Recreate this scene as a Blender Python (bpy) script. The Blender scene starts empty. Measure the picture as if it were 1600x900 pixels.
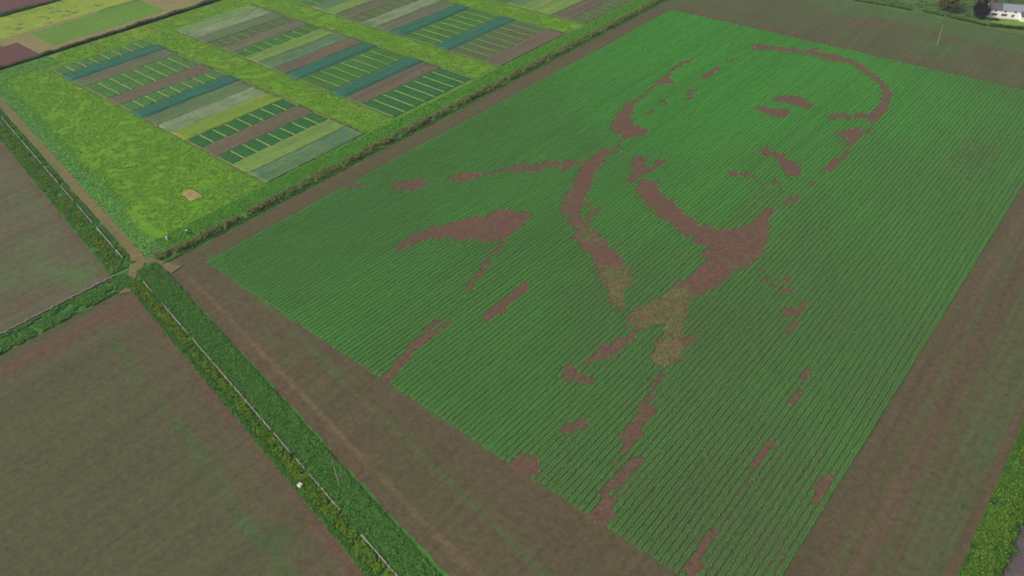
import bpy, math, random
import numpy as np
from mathutils import Matrix, Vector

# ------------------------------------------------------------------ camera, sky, sun, exposure
S = bpy.context.scene
COL = S.collection
H_CAM = 120.0
cam_d = bpy.data.cameras.new('camera')
cam = bpy.data.objects.new('camera', cam_d)
COL.objects.link(cam)
cam_d.sensor_width = 36.0
cam_d.lens = 36.0 * 1198.93 / 1600.0
cam_d.clip_start = 1.0
cam_d.clip_end = 20000.0
AX = Vector((0.76382035, 0.64472418, -0.03015307))      # camera right in the world
AY = Vector((-0.38665172, 0.49448302, 0.77845166))      # camera up
AZ = Vector((0.51679678, -0.58293848, 0.62697991))      # camera back
cam.matrix_world = Matrix(((AX.x, AY.x, AZ.x, 0.0), (AX.y, AY.y, AZ.y, 0.0),
                           (AX.z, AY.z, AZ.z, H_CAM), (0, 0, 0, 1)))
S.camera = cam

SUN_EL, SUN_AZ = math.radians(39), math.radians(208)      # light from the left, soft under cloud
world = bpy.data.worlds.new('World')
S.world = world
world.use_nodes = True
wn = world.node_tree
wn.nodes.clear()
sky = wn.nodes.new('ShaderNodeTexSky')
sky.sky_type = 'NISHITA'
sky.sun_disc = False
sky.sun_elevation = SUN_EL
sky.sun_rotation = SUN_AZ
sky.air_density = 1.0
sky.dust_density = 6.0
sky.ozone_density = 0.6
bg = wn.nodes.new('ShaderNodeBackground')
bg.inputs['Strength'].default_value = 0.085
wo = wn.nodes.new('ShaderNodeOutputWorld')
wn.links.new(sky.outputs[0], bg.inputs['Color'])
wn.links.new(bg.outputs[0], wo.inputs['Surface'])

sun_d = bpy.data.lights.new('sun', 'SUN')
sun_d.energy = 1.5
sun_d.angle = math.radians(14)
sun_d.color = (1.0, 0.965, 0.92)
sun = bpy.data.objects.new('sun', sun_d)
COL.objects.link(sun)
sdir = Vector((math.sin(SUN_AZ) * math.cos(SUN_EL), math.cos(SUN_AZ) * math.cos(SUN_EL), math.sin(SUN_EL)))
sun.rotation_euler = sdir.to_track_quat('Z', 'Y').to_euler()
sun.location = (0, 0, 200)

S.view_settings.view_transform = 'Standard'
S.view_settings.look = 'None'
S.view_settings.gamma = 1.0
S.view_settings.use_curve_mapping = False
S.view_settings.exposure = 0.46
S.render.engine = 'CYCLES'
S.cycles.max_bounces = 5
S.cycles.diffuse_bounces = 2
S.cycles.volume_bounces = 0
S.cycles.use_adaptive_sampling = True

random.seed(7)
RNG = np.random.default_rng(11)

# ------------------------------------------------------------------ helpers
KREF = 1.25
def C(r, g, b, k=1.0):
    """seen colour (0-255) to a base colour for this light"""
    out = []
    for v in (r, g, b):
        v /= 255.0
        l = v / 12.92 if v <= 0.04045 else ((v + 0.055) / 1.055) ** 2.4
        out.append(min(0.9, l * k / KREF))
    return (out[0], out[1], out[2], 1.0)

def hash2(ix, iy, seed):
    h = (ix.astype(np.int64) * 374761393 + iy.astype(np.int64) * 668265263 + seed * 1274126177) & 0xFFFFFFFF
    h = ((h ^ (h >> 13)) * 1274126177) & 0xFFFFFFFF
    return ((h ^ (h >> 16)) & 0xFFFFFF) / float(0xFFFFFF)

def vnoise(x, y, seed=0):
    x = np.asarray(x, float); y = np.asarray(y, float)
    x0 = np.floor(x); y0 = np.floor(y)
    fx = x - x0; fy = y - y0
    fx = fx * fx * (3 - 2 * fx); fy = fy * fy * (3 - 2 * fy)
    a = hash2(x0, y0, seed); b = hash2(x0 + 1, y0, seed)
    c = hash2(x0, y0 + 1, seed); d = hash2(x0 + 1, y0 + 1, seed)
    return (a + (b - a) * fx) * (1 - fy) + (c + (d - c) * fx) * fy

def fbm(x, y, size, octs=3, seed=0):
    t = 0; amp = 1.0; s = 0
    x = np.asarray(x, float) / size; y = np.asarray(y, float) / size
    for o in range(octs):
        t = t + amp * vnoise(x * 2 ** o + 17.3 * o, y * 2 ** o - 9.1 * o, seed + o)
        s += amp; amp *= 0.5
    return t / s

def sm(a, b, x):
    t = np.clip((np.asarray(x, float) - a) / (b - a), 0, 1)
    return t * t * (3 - 2 * t)

def band(x, c, half, soft):
    return 1 - sm(half, half + soft, np.abs(np.asarray(x, float) - c))

def inside(poly, X, Y):
    X = np.asarray(X, float); Y = np.asarray(Y, float)
    r = np.zeros(X.shape, bool)
    n = len(poly)
    j = n - 1
    for i in range(n):
        xi, yi = poly[i]; xj, yj = poly[j]
        if yi != yj:
            c = ((yi > Y) != (yj > Y)) & (X < (xj - xi) * (Y - yi) / (yj - yi) + xi)
            r ^= c
        j = i
    return r

def mesh_np(name, V, F, attrs=None, smooth=False):
    """quads only, straight from arrays"""
    V = np.asarray(V, np.float32); F = np.asarray(F, np.int32)
    me = bpy.data.meshes.new(name)
    me.vertices.add(len(V)); me.vertices.foreach_set('co', V.ravel())
    me.loops.add(F.size); me.loops.foreach_set('vertex_index', F.ravel())
    me.polygons.add(len(F))
    me.polygons.foreach_set('loop_start', np.arange(0, F.size, F.shape[1], dtype=np.int32))
    if smooth:
        me.polygons.foreach_set('use_smooth', np.ones(len(F), bool))
    me.update(calc_edges=True)
    if attrs:
        for k, v in attrs.items():
            at = me.attributes.new(k, 'FLOAT', 'POINT')
            at.data.foreach_set('value', np.asarray(v, np.float32))
    return me

def add(name, me, mat, parent=None, loc=None, kind=None):
    if mat is not None and len(me.materials) == 0:
        me.materials.append(mat)
    o = bpy.data.objects.new(name, me)
    COL.objects.link(o)
    if parent is not None:
        o.parent = parent
    if loc is not None:
        o.location = loc
    if kind:
        o['kind'] = kind
    return o

def tag(o, label, cat, group=None):
    o['label'] = label; o['category'] = cat
    if group:
        o['group'] = group
    return o

def thing(name, label, cat, loc=(0, 0, 0), rz=0.0, group=None):
    o = bpy.data.objects.new(name, None)
    COL.objects.link(o)
    o.location = loc; o.rotation_euler = (0, 0, rz)
    o.empty_display_size = 0.5
    return tag(o, label, cat, group)

class MB:
    """collects boxes, prisms and free quads into one mesh"""
    def __init__(self): self.v = []; self.f = []
    def quad(self, a, b, c, d):
        n = len(self.v); self.v += [a, b, c, d]; self.f.append((n, n + 1, n + 2, n + 3))
    def tri(self, a, b, c):
        n = len(self.v); self.v += [a, b, c]; self.f.append((n, n + 1, n + 2))
    def hexa(self, p):
        n = len(self.v); self.v += list(p)
        for q in ((0, 3, 2, 1), (4, 5, 6, 7), (0, 1, 5, 4), (1, 2, 6, 5), (2, 3, 7, 6), (3, 0, 4, 7)):
            self.f.append(tuple(n + i for i in q))
    def box(self, x0, x1, y0, y1, z0, z1):
        self.hexa([(x0, y0, z0), (x1, y0, z0), (x1, y1, z0), (x0, y1, z0),
                   (x0, y0, z1), (x1, y0, z1), (x1, y1, z1), (x0, y1, z1)])
    def tube(self, p, q, r0, r1, n=8):
        p = Vector(p); q = Vector(q); d = (q - p).normalized()
        u = d.orthogonal().normalized(); w = d.cross(u)
        b = len(self.v)
        for c, r in ((p, r0), (q, r1)):
            for i in range(n):
                a = 2 * math.pi * i / n
                self.v.append(tuple(c + u * (r * math.cos(a)) + w * (r * math.sin(a))))
        for i in range(n):
            j = (i + 1) % n
            self.f.append((b + i, b + j, b + n + j, b + n + i))
        self.f.append(tuple(b + i for i in reversed(range(n))))
        self.f.append(tuple(b + n + i for i in range(n)))
    def lathe(self, c, prof, n=14):
        b = len(self.v)
        for r, z in prof:
            for i in range(n):
                a = 2 * math.pi * i / n
                self.v.append((c[0] + r * math.cos(a), c[1] + r * math.sin(a), c[2] + z))
        for k in range(len(prof) - 1):
            for i in range(n):
                j = (i + 1) % n
                self.f.append((b + k * n + i, b + k * n + j, b + (k + 1) * n + j, b + (k + 1) * n + i))
        self.f.append(tuple(b + i for i in reversed(range(n))))
        self.f.append(tuple(b + (len(prof) - 1) * n + i for i in range(n)))
    def build(self, name, mat, parent=None, loc=None, kind=None):
        me = bpy.data.meshes.new(name)
        me.from_pydata([tuple(v) for v in self.v], [], self.f)
        me.update()
        return add(name, me, mat, parent, loc, kind)

def grid_faces(nx, ny):
    i = np.arange(nx - 1)[:, None]; j = np.arange(ny - 1)[None, :]
    a = i * ny + j
    return np.stack([a, a + ny, a + ny + 1, a + 1], -1).reshape(-1, 4)

def sheet(name, x0, x1, lo, hi, step, z, mat, jit=0.5, attrs=None, kind='structure', relief=0.0, seed=1, parent=None):
    """ground sheet between x0..x1 and lo(x)..hi(x) with ragged edges"""
    lo_f = lo if callable(lo) else (lambda x, v=lo: np.full_like(x, v))
    hi_f = hi if callable(hi) else (lambda x, v=hi: np.full_like(x, v))
    xs = np.linspace(x0, x1, max(2, int(abs(x1 - x0) / step) + 1))
    a = lo_f(xs); b = hi_f(xs)
    ny = max(2, int(np.max(b - a) / step) + 1)
    t = np.linspace(0, 1, ny)
    X = np.repeat(xs[:, None], ny, 1)
    Y = a[:, None] + (b - a)[:, None] * t[None, :]
    Xj = X + jit * 2 * (fbm(X, Y, 3.0, 3, seed) - 0.5)
    Yj = Y + jit * 2 * (fbm(X, Y, 3.0, 3, seed + 31) - 0.5)
    Z = np.full_like(X, z) + relief * (fbm(Xj, Yj, 2.4, 3, seed + 77) - 0.5)
    V = np.stack([Xj, Yj, Z], -1).reshape(-1, 3)
    at = {k: f(Xj.ravel(), Yj.ravel()) for k, f in (attrs or {}).items()}
    return add(name, mesh_np(name, V, grid_faces(len(xs), ny), at, True), mat, parent, kind=kind)

def leaf_quads(P, size, tilt=0.9, seed=0, aspect=0.45, up=0.0):
    """one bent-free diamond leaf per point P; returns vertices and quads"""
    r = np.random.default_rng(seed)
    n = len(P)
    s = size * (0.6 + 0.8 * r.random(n))
    az = r.random(n) * 2 * math.pi
    el = (r.random(n) - 0.5) * 2 * tilt + up
    d = np.stack([np.cos(az) * np.cos(el), np.sin(az) * np.cos(el), np.sin(el)], -1)
    side = np.stack([-np.sin(az), np.cos(az), (r.random(n) - 0.5) * 0.8], -1)
    a = P - d * (s * 0.5)[:, None]; c = P + d * (s * 0.5)[:, None]
    b = P + side * (s * aspect)[:, None]; e = P - side * (s * aspect)[:, None]
    V = np.stack([a, b, c, e], 1).reshape(-1, 3)
    F = np.arange(4 * n).reshape(-1, 4)
    return V, F

def scatter(x0, x1, y0, y1, n, seed):
    r = np.random.default_rng(seed)
    return x0 + (x1 - x0) * r.random(n), y0 + (y1 - y0) * r.random(n)

# ------------------------------------------------------------------ materials
def nodes_of(name):
    m = bpy.data.materials.new(name)
    m.use_nodes = True
    nt = m.node_tree; nt.nodes.clear()
    out = nt.nodes.new('ShaderNodeOutputMaterial')
    b = nt.nodes.new('ShaderNodeBsdfPrincipled')
    b.inputs['Roughness'].default_value = 0.9
    b.inputs['Specular IOR Level'].default_value = 0.05
    nt.links.new(b.outputs[0], out.inputs['Surface'])
    return m, nt, b

def _noise(nt, co, scale, detail=3, rough=0.55, dist=0.0):
    n = nt.nodes.new('ShaderNodeTexNoise')
    n.inputs['Scale'].default_value = scale
    n.inputs['Detail'].default_value = detail
    n.inputs['Roughness'].default_value = rough
    n.inputs['Distortion'].default_value = dist
    nt.links.new(co, n.inputs['Vector'])
    return n.outputs[0]

def _ramp(nt, src, a, b):
    n = nt.nodes.new('ShaderNodeMapRange')
    n.inputs['From Min'].default_value = a
    n.inputs['From Max'].default_value = b
    nt.links.new(src, n.inputs['Value'])
    return n.outputs[0]

def _mix(nt, f, a, b):
    n = nt.nodes.new('ShaderNodeMix'); n.data_type = 'RGBA'
    for s, v in ((n.inputs[0], f), (n.inputs[6], a), (n.inputs[7], b)):
        if hasattr(v, 'links'):
            nt.links.new(v, s)
        else:
            s.default_value = v
    return n.outputs[2]

def _math(nt, op, a, b=None):
    n = nt.nodes.new('ShaderNodeMath'); n.operation = op
    for s, v in ((n.inputs[0], a), (n.inputs[1], b)):
        if v is None: continue
        if hasattr(v, 'links'):
            nt.links.new(v, s)
        else:
            s.default_value = v
    return n.outputs[0]

def _coords(nt, stretch=None):
    g = nt.nodes.new('ShaderNodeNewGeometry')
    if stretch is None:
        return g.outputs['Position']
    m = nt.nodes.new('ShaderNodeMapping')
    m.inputs['Scale'].default_value = stretch
    nt.links.new(g.outputs['Position'], m.inputs['Vector'])
    return m.outputs[0]

def ground_mat(name, c1, c2, cw=None, streak=None, streak_amt=0.35, fine=1.5, fine_amt=0.34, weed_gain=1.0,
               ct=None, bump=0.25, big=0.08, cd=None, lines=0.10):
    """soil or turf: two tones in patches, crumbly fine grain, optional streaks, weed and tint amounts from attributes"""
    m, nt, b = nodes_of(name)
    co = _coords(nt)
    f0 = _ramp(nt, _noise(nt, co, big, 4), 0.3, 0.7)
    col = _mix(nt, f0, c1, c2)
    f1 = _noise(nt, co, fine, 5, 0.65)
    if streak is not None:
        fs = _ramp(nt, _noise(nt, _coords(nt, streak), 1.0, 3), 0.35, 0.65)
        col = _mix(nt, _math(nt, 'MULTIPLY', fs, streak_amt), col, c2)
    if ct is not None:
        a = nt.nodes.new('ShaderNodeAttribute'); a.attribute_name = 'tint'
        t = _math(nt, 'ADD', a.outputs['Fac'], _math(nt, 'MULTIPLY', _math(nt, 'SUBTRACT', f1, 0.5), 0.5))
        t = _ramp(nt, t, 0.1, 0.9)
        col = _mix(nt, t, col, ct)
    if cd is not None:
        a = nt.nodes.new('ShaderNodeAttribute'); a.attribute_name = 'dry'
        t = _math(nt, 'ADD', a.outputs['Fac'], _math(nt, 'MULTIPLY', _math(nt, 'SUBTRACT', f1, 0.5), 0.4))
        col = _mix(nt, _ramp(nt, t, 0.1, 0.9), col, cd)
    if cw is not None:
        a = nt.nodes.new('ShaderNodeAttribute'); a.attribute_name = 'weed'
        f2 = _noise(nt, co, 0.33, 7, 0.72)
        t = _math(nt, 'ADD', a.outputs['Fac'], _math(nt, 'MULTIPLY', _math(nt, 'SUBTRACT', f2, 0.5), 0.9))
        t = _ramp(nt, t, 0.1, 1.0)
        t = _math(nt, 'MULTIPLY', t, weed_gain)
        col = _mix(nt, t, col, cw)
    g = nt.nodes.new('ShaderNodeHueSaturation')
    nt.links.new(col, g.inputs['Color'])
    f3 = _noise(nt, co, 0.6, 6, 0.7)                    # clods and damp spots a metre or two across
    v = _math(nt, 'ADD', 1.0 - fine_amt, _math(nt, 'MULTIPLY', _ramp(nt, f1, 0.25, 0.75), fine_amt))
    v = _math(nt, 'ADD', v, _math(nt, 'MULTIPLY', _ramp(nt, f3, 0.28, 0.72), fine_amt))
    if streak is not None:                               # drill and wheel lines
        v = _math(nt, 'ADD', v, _math(nt, 'MULTIPLY', _math(nt, 'SUBTRACT', fs, 0.5), lines))
        st2 = (streak[0] * 0.28, streak[1] * 0.28, 1)
        fs2 = _ramp(nt, _noise(nt, _coords(nt, st2), 1.0, 4), 0.3, 0.7)
        v = _math(nt, 'ADD', v, _math(nt, 'MULTIPLY', _math(nt, 'SUBTRACT', fs2, 0.5), lines))
    nt.links.new(v, g.inputs['Value'])
    nt.links.new(g.outputs[0], b.inputs['Base Color'])
    bp = nt.nodes.new('ShaderNodeBump')
    bp.inputs['Strength'].default_value = bump
    bp.inputs['Distance'].default_value = 0.25
    nt.links.new(f1, bp.inputs['Height'])
    nt.links.new(bp.outputs[0], b.inputs['Normal'])
    return m

def leaf_mat(name, c1, c2, c3=None, big=0.06, mid=0.6, obj_rand=0.0, lean=None):
    """foliage: every leaf its own tone between c1 and c2, patches leaning to c3"""
    m, nt, b = nodes_of(name)
    b.inputs['Roughness'].default_value = 0.75
    b.inputs['Specular IOR Level'].default_value = 0.08
    g = nt.nodes.new('ShaderNodeNewGeometry')
    co = g.outputs['Position']
    f = _math(nt, 'ADD', _math(nt, 'MULTIPLY', g.outputs['Random Per Island'], 0.55),
              _math(nt, 'MULTIPLY', _ramp(nt, _noise(nt, co, mid, 4, 0.65), 0.3, 0.7), 0.45))
    if obj_rand:
        oi = nt.nodes.new('ShaderNodeObjectInfo')
        f = _math(nt, 'ADD', f, _math(nt, 'MULTIPLY', _math(nt, 'SUBTRACT', oi.outputs['Random'], 0.5), obj_rand))
    col = _mix(nt, f, c1, c2)
    if c3 is not None:
        col = _mix(nt, _ramp(nt, _noise(nt, co, big, 3), 0.42, 0.68), col, c3)
    nt.links.new(col, b.inputs['Base Color'])
    if lean is not None:                                  # growth differs across the field
        a = nt.nodes.new('ShaderNodeAttribute'); a.attribute_name = 'vigour'
        col = _mix(nt, a.outputs['Fac'], lean, col)
    nt.links.new(col, b.inputs['Base Color'])
    tl = nt.nodes.new('ShaderNodeBsdfTranslucent')       # light coming through the leaves
    nt.links.new(col, tl.inputs['Color'])
    mx = nt.nodes.new('ShaderNodeMixShader'); mx.inputs[0].default_value = 0.35
    nt.links.new(b.outputs[0], mx.inputs[1]); nt.links.new(tl.outputs[0], mx.inputs[2])
    out = next(n for n in nt.nodes if n.type == 'OUTPUT_MATERIAL')
    nt.links.new(mx.outputs[0], out.inputs['Surface'])
    return m

def plain_mat(name, c1, c2=None, rough=0.7, scale=3.0, spec=0.2, bump=0.0, stretch=None):
    m, nt, b = nodes_of(name)
    b.inputs['Roughness'].default_value = rough
    b.inputs['Specular IOR Level'].default_value = spec
    co = _coords(nt, stretch)
    n = _noise(nt, co, scale, 5, 0.6)
    nt.links.new(_mix(nt, _ramp(nt, n, 0.3, 0.7), c1, c2 or c1), b.inputs['Base Color'])
    if bump:
        bp = nt.nodes.new('ShaderNodeBump')
        bp.inputs['Strength'].default_value = bump
        nt.links.new(n, bp.inputs['Height'])
        nt.links.new(bp.outputs[0], b.inputs['Normal'])
    return m

# bare patches in the crop, thin spots and weedy spots, as outlines on the ground (metres)
BARE = [
[(-134.9,215.9),(-133.1,217.3),(-133.3,223.2),(-132.2,225.2),(-131.1,221.9),(-131,215.6),(-128.5,211.3),(-126.9,207.9),(-122,202.8),(-118.8,203.7),(-116.5,202.6),(-117.4,197.7),(-118.9,195.2),(-118.6,191.4),(-118.9,190.5),(-117.4,183.7),(-117.3,179.3),(-116.2,175.1),(-115.7,171.8),(-114.3,168.1),(-112,164),(-110.1,159.8),(-108.2,154.7),(-106.5,151.7),(-104.9,148.8),(-102.7,146.5),(-100.8,146.9),(-97.9,144.3),(-95.6,144.1),(-92.5,142.7),(-89.1,140.7),(-85.5,139.9),(-82.2,137.1),(-85.1,139.3),(-81.1,136.3),(-77.5,134),(-76.5,131.5),(-76.3,127.6),(-74.9,124.8),(-73.3,123),(-72.6,120.6),(-73,119.9),(-74.4,120.6),(-78.1,123.9),(-81.5,126.8),(-86.1,130.6),(-87.6,132.1),(-91.8,135),(-95.9,136.4),(-98.6,137.9),(-100.8,137.2),(-100.7,140.1),(-101.8,142.2),(-103.7,142.7),(-105.4,143.4),(-105.3,145.5),(-108.3,145.7),(-110.6,146.5),(-112.2,149.5),(-114.5,153.2),(-115.3,158.1),(-118,164.1),(-120.2,169.6),(-122.1,173.1),(-122.1,175.7),(-121.6,179.2),(-121.1,182.9),(-118.8,185.9),(-120.1,192.3),(-122.4,195.4),(-125.3,195.3),(-127.9,196.9),(-129.7,199.9),(-130.4,203.8),(-132.9,208),(-132,210.2),(-133.2,214)],
[(-104,149),(-103.8,150.2),(-102.7,155.7),(-101.7,157.5),(-101.5,155.6),(-101.5,152.5),(-101.5,149.4)],
[(-107.7,154.1),(-106.6,156.5),(-105.5,156.2),(-105.9,153.2)],
[(-132.5,224.1),(-134,229.7),(-134.6,236.1),(-135.7,242.3),(-133.8,243.7),(-130.9,242.3),(-129.6,238.9),(-131.9,237.2),(-132.8,233.1),(-132.5,228.3),(-131.7,223.9)],
[(-135.3,242.7),(-136.8,254.4),(-137.3,258.8),(-135.7,261),(-134.5,263.8),(-133.6,262.8),(-134.5,258.9),(-134.9,254.9),(-134.8,247.6),(-134.2,242.6)],
[(-123.9,249.3),(-124.4,253.3),(-124.3,257.9),(-123.7,263),(-122,262.4),(-122.3,256.7),(-121.6,251.8),(-122.3,249.5)],
[(-124.5,268.1),(-123.7,270.6),(-121.5,272.8),(-120.7,271.4),(-122.8,268.8)],
[(-120.2,233.2),(-121.3,237.3),(-120.3,241.2),(-119.5,240.4),(-119.8,236.8),(-118,233.2),(-117.3,229.7),(-118.9,230.9)],
[(-124.7,222.7),(-125.3,227.5),(-124.2,227),(-123.3,225.3),(-123.5,222.4)],
[(-124,213.9),(-123.4,216.9),(-122.1,214.5),(-123,212.8)],
[(-123.7,287.1),(-121.3,291.3),(-117.8,292.8),(-114.2,293.7),(-110.5,294.4),(-106.2,296.5),(-102.5,297.1),(-102.6,299.7),(-101.9,301.8),(-100.6,301.1),(-99.9,298.6),(-97.1,298.1),(-92.5,299.4),(-87.6,298.1),(-83.6,297.2),(-79.6,294.6),(-76.6,291.3),(-73,289.5),(-69.9,285.7),(-66.6,281.3),(-63.5,276.7),(-62.3,271.2),(-61.4,265.7),(-60.1,262.1),(-60.3,256),(-59.9,249.2),(-60.7,247.1),(-60.7,250),(-63.4,253),(-66.4,252.3),(-67.7,250.2),(-70.5,248.9),(-72.3,245.4),(-73.8,245.7),(-74.1,249.9),(-72.2,251.9),(-68.6,252.5),(-67.6,255.4),(-65.1,257.5),(-63.7,259.4),(-63.9,266.1),(-65.1,272.3),(-67.1,277.3),(-70.6,283.1),(-73.5,286.1),(-78,288.7),(-82.2,291.9),(-84.2,294.1),(-88,294.3),(-91.9,293.3),(-98.3,293.5),(-102,294.5),(-107.3,291.7),(-111.5,290.7),(-115.9,288.7),(-118.9,286.5)],
[(-67.6,237.8),(-66.4,241.5),(-64.2,243.9),(-62.6,244.6),(-60.9,242.1),(-60.5,239),(-60.5,234.4),(-60,230.5),(-61.9,230.7),(-62.7,234.7),(-64.5,236.7),(-66.6,236.6)],
[(-60.9,242.1),(-60.3,247.4),(-59.9,248.5),(-59.5,246.7),(-59.9,242.2)],
[(-59.6,228.6),(-59.4,223.7),(-59,220.3),(-59,216.6),(-59.4,214),(-60,211.8),(-60,208.3),(-60,203.7),(-60.5,201.6),(-61.3,202.7),(-61.1,204.5),(-60.7,208.9),(-61.1,212.1),(-61.3,217.3),(-61.1,221.8),(-60.3,224.2),(-60.3,228.7)],
[(-94.4,249),(-94.7,253.4),(-91.7,254.7),(-88.3,256.4),(-85.2,254.6),(-81.5,252.6),(-81.5,248.9),(-84.5,249),(-88.1,249.3),(-90.1,248.7),(-93,247.2)],
[(-97,237.7),(-96.4,240.8),(-94.2,242.3),(-92.6,240.2),(-91.3,242.5),(-87.3,243.7),(-84.8,242.2),(-85.5,237.5),(-88.3,236.2),(-91.1,237.2),(-93.9,238.2)],
[(-81.7,211.9),(-81.6,215.2),(-81.4,217),(-78.8,212.8),(-77.2,214.9),(-75,214.7),(-71.5,211.7),(-68.8,211.3),(-66.6,209.1),(-65.8,204.7),(-67.7,203.3),(-70.2,204.3),(-73,208.1),(-76,211.4),(-78.1,211.2),(-80.2,210.1)],
[(-70.6,195.6),(-70.8,197.1),(-69.6,198.8),(-68.5,198),(-68.8,195)],
[(-62.9,185.5),(-63.5,186.8),(-62.9,190.7),(-61.8,194.7),(-60.7,194.5),(-60.6,190.9),(-61.7,187)],
[(-64.5,179.9),(-65.3,183.4),(-64.4,185.6),(-63.5,183.2),(-63.5,179.8)],
[(-84.6,195.1),(-83.1,195.8),(-80.6,196),(-78.3,197.7),(-75.2,198.2),(-75.2,196.8),(-77.9,195.9),(-80.6,194.1),(-83.3,194.1)],
[(-109.3,181.6),(-111,187.7),(-108.6,186.3),(-107.2,187.3),(-106.4,184.4),(-104.4,183.1),(-103.4,183.2),(-103.6,188),(-102.9,190.6),(-101.4,189.4),(-101.7,184),(-102.1,180.1),(-103.1,176.4),(-102.8,172.5),(-105.1,171.9),(-106,175.6),(-106.7,179.3),(-108.9,179.4)],
[(-100.8,170.3),(-101.3,173.6),(-100.6,177),(-98.7,176.5),(-94.8,173.8),(-91,171.1),(-87.8,170.3),(-83.9,168),(-79.7,166.1),(-75.3,165.3),(-70.9,165.3),(-67.5,168.8),(-65.9,173),(-64.9,177.8),(-64.9,182.6),(-61.7,177),(-58.7,169.8),(-56.9,164.7),(-57.4,161.6),(-56.1,160.7),(-56.8,156.7),(-58.4,152.9),(-56.8,161.2),(-56.5,159.7),(-57.8,156.1),(-58.8,152),(-59.1,148.4),(-59.3,144.6),(-59.9,141.7),(-60.8,138.6),(-61.3,136.3),(-61.3,134),(-61,131.2),(-59.3,128),(-57.8,125),(-56.4,121.9),(-54.5,123.3),(-54.3,120.8),(-53.8,118.5),(-53.5,114.9),(-53.8,112.7),(-53.9,109.8),(-52.6,107.1),(-52.5,104.4),(-52.2,102.8),(-52,100.9),(-49.8,99.2),(-49.6,95.7),(-48.8,93.7),(-47.4,90.4),(-46.9,89.4),(-48.5,92.5),(-47.7,91.5),(-47.8,88.8),(-47.9,87.2),(-48.7,85.1),(-48.6,82.7),(-49,81.6),(-49.6,82.3),(-49.4,84.5),(-49.6,86.9),(-50.2,88.5),(-49.8,87.6),(-51.4,89.4),(-52.1,92.1),(-52,95.1),(-52.1,97.4),(-53.1,97.9),(-53,100.8),(-53.3,103.8),(-54.4,104.4),(-54.5,106.4),(-54.9,111.2),(-56.4,109),(-57.1,111.4),(-59,112.5),(-59.2,115.6),(-60.9,116.2),(-60.9,119.7),(-61.5,122.7),(-62.7,123.2),(-63.5,121.7),(-64.7,120.2),(-65.1,117.4),(-64.6,114),(-65.5,111.3),(-65.7,109.1),(-65.9,105.7),(-67.2,103.7),(-67.9,101.7),(-69.3,102),(-69.6,104.7),(-69.4,108.2),(-67.9,111.1),(-66.8,113.3),(-66.4,115.4),(-66.7,117.2),(-69.1,118.2),(-70.4,119.7),(-70.9,124.3),(-69.1,126.5),(-69.2,129.5),(-67.7,132.9),(-67.8,136),(-67.3,139.7),(-67,144),(-67.1,148.9),(-67.5,153),(-67.8,145.4),(-68.4,151.3),(-69.8,156.5),(-72.6,157),(-75.5,158),(-78.9,158.7),(-83.3,160.2),(-86.1,160.5),(-89.2,162.2),(-92.2,163.6),(-95.4,165.3),(-98.9,168.2)],
[(-137.6,157.3),(-136.1,160.3),(-133.4,161.7),(-131.5,165.7),(-127.5,168.7),(-124.9,171.9),(-122.7,173.5),(-121.7,171.3),(-123,168.5),(-122.2,165.4),(-123.5,165.1),(-124.6,167.3),(-126.9,166.2),(-128.6,163.6),(-129,158.5),(-132.3,158.8),(-134.2,156.4),(-135.1,154.5),(-138.3,154.4),(-138.3,151.4),(-140.1,148.3),(-142.2,145.5),(-143.3,141.7),(-145.2,140.8),(-148.2,139.7),(-148.5,142.9),(-146.4,146.4),(-143.1,147.2),(-141.1,149.3),(-139.3,152.5),(-138.8,155)],
[(-157.4,124.2),(-160,128.3),(-157.7,130),(-157.5,131.9),(-156.1,131.2),(-155.8,135.7),(-154,135.2),(-151,134.9),(-151.1,131.7),(-152,129.2),(-153.9,127.8),(-156.5,127.6)],
[(-171.2,116),(-170.9,121.1),(-168.6,121.7),(-166.3,122.9),(-165.7,122.4),(-168.5,119),(-168.9,116.9)],
[(-134.7,105.2),(-135.1,107.4),(-134.7,110),(-134.9,113.2),(-134.2,116.2),(-133.7,119.6),(-131.8,122.1),(-129.2,126.5),(-128.1,130),(-125.4,131.7),(-125.1,135.6),(-123.8,138.2),(-121.7,138.5),(-120.6,138.6),(-117.1,140.8),(-116.2,141.4),(-115.4,136.7),(-114,133.6),(-113.6,129),(-113.6,126.3),(-114.4,124.6),(-117.4,122.7),(-121.1,120.4),(-121,119),(-123.1,119.3),(-125.3,118.5),(-127.7,117.2),(-129.2,115),(-130.8,112.9),(-131.6,109.4),(-132.5,107.3),(-132.9,104.7)],
[(-114.1,125.2),(-112.6,125.4),(-112.3,122.8),(-111.8,119.3),(-110.1,115.5),(-108.9,112.9),(-110.6,117.7),(-109.6,114.6),(-108.5,111.7),(-107.4,108),(-106.5,104.6),(-108.3,104.9),(-108.9,107),(-110,111.2),(-111.3,114.5),(-112.2,117.5),(-113,120.9)],
[(-97.2,98.2),(-97.5,101),(-98.4,104.9),(-98.4,108.5),(-98.1,110.6),(-97.6,113.7),(-96.9,115.4),(-96.1,115.5),(-95.9,112.9),(-95.8,107.9),(-95.3,105.6),(-94.3,102.6),(-95.8,101.4),(-95.8,98.5)],
[(-102,69.7),(-101.8,72.2),(-102.1,74.8),(-102.9,78.5),(-102.4,79.6),(-101,78.5),(-99.9,75.3),(-99.5,72.5),(-98.3,70.4),(-99.4,69)],
[(-103.6,79.7),(-103.5,82.6),(-104.1,86.4),(-105.8,90.2),(-105.9,95.8),(-105.4,95.6),(-104.9,94.3),(-104.5,90.6),(-103.8,87.8),(-102.6,89.7),(-102.6,93.5),(-101.5,93.6),(-101.4,90.1),(-102,86.5),(-101.9,82.7),(-102.6,79.8)],
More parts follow.
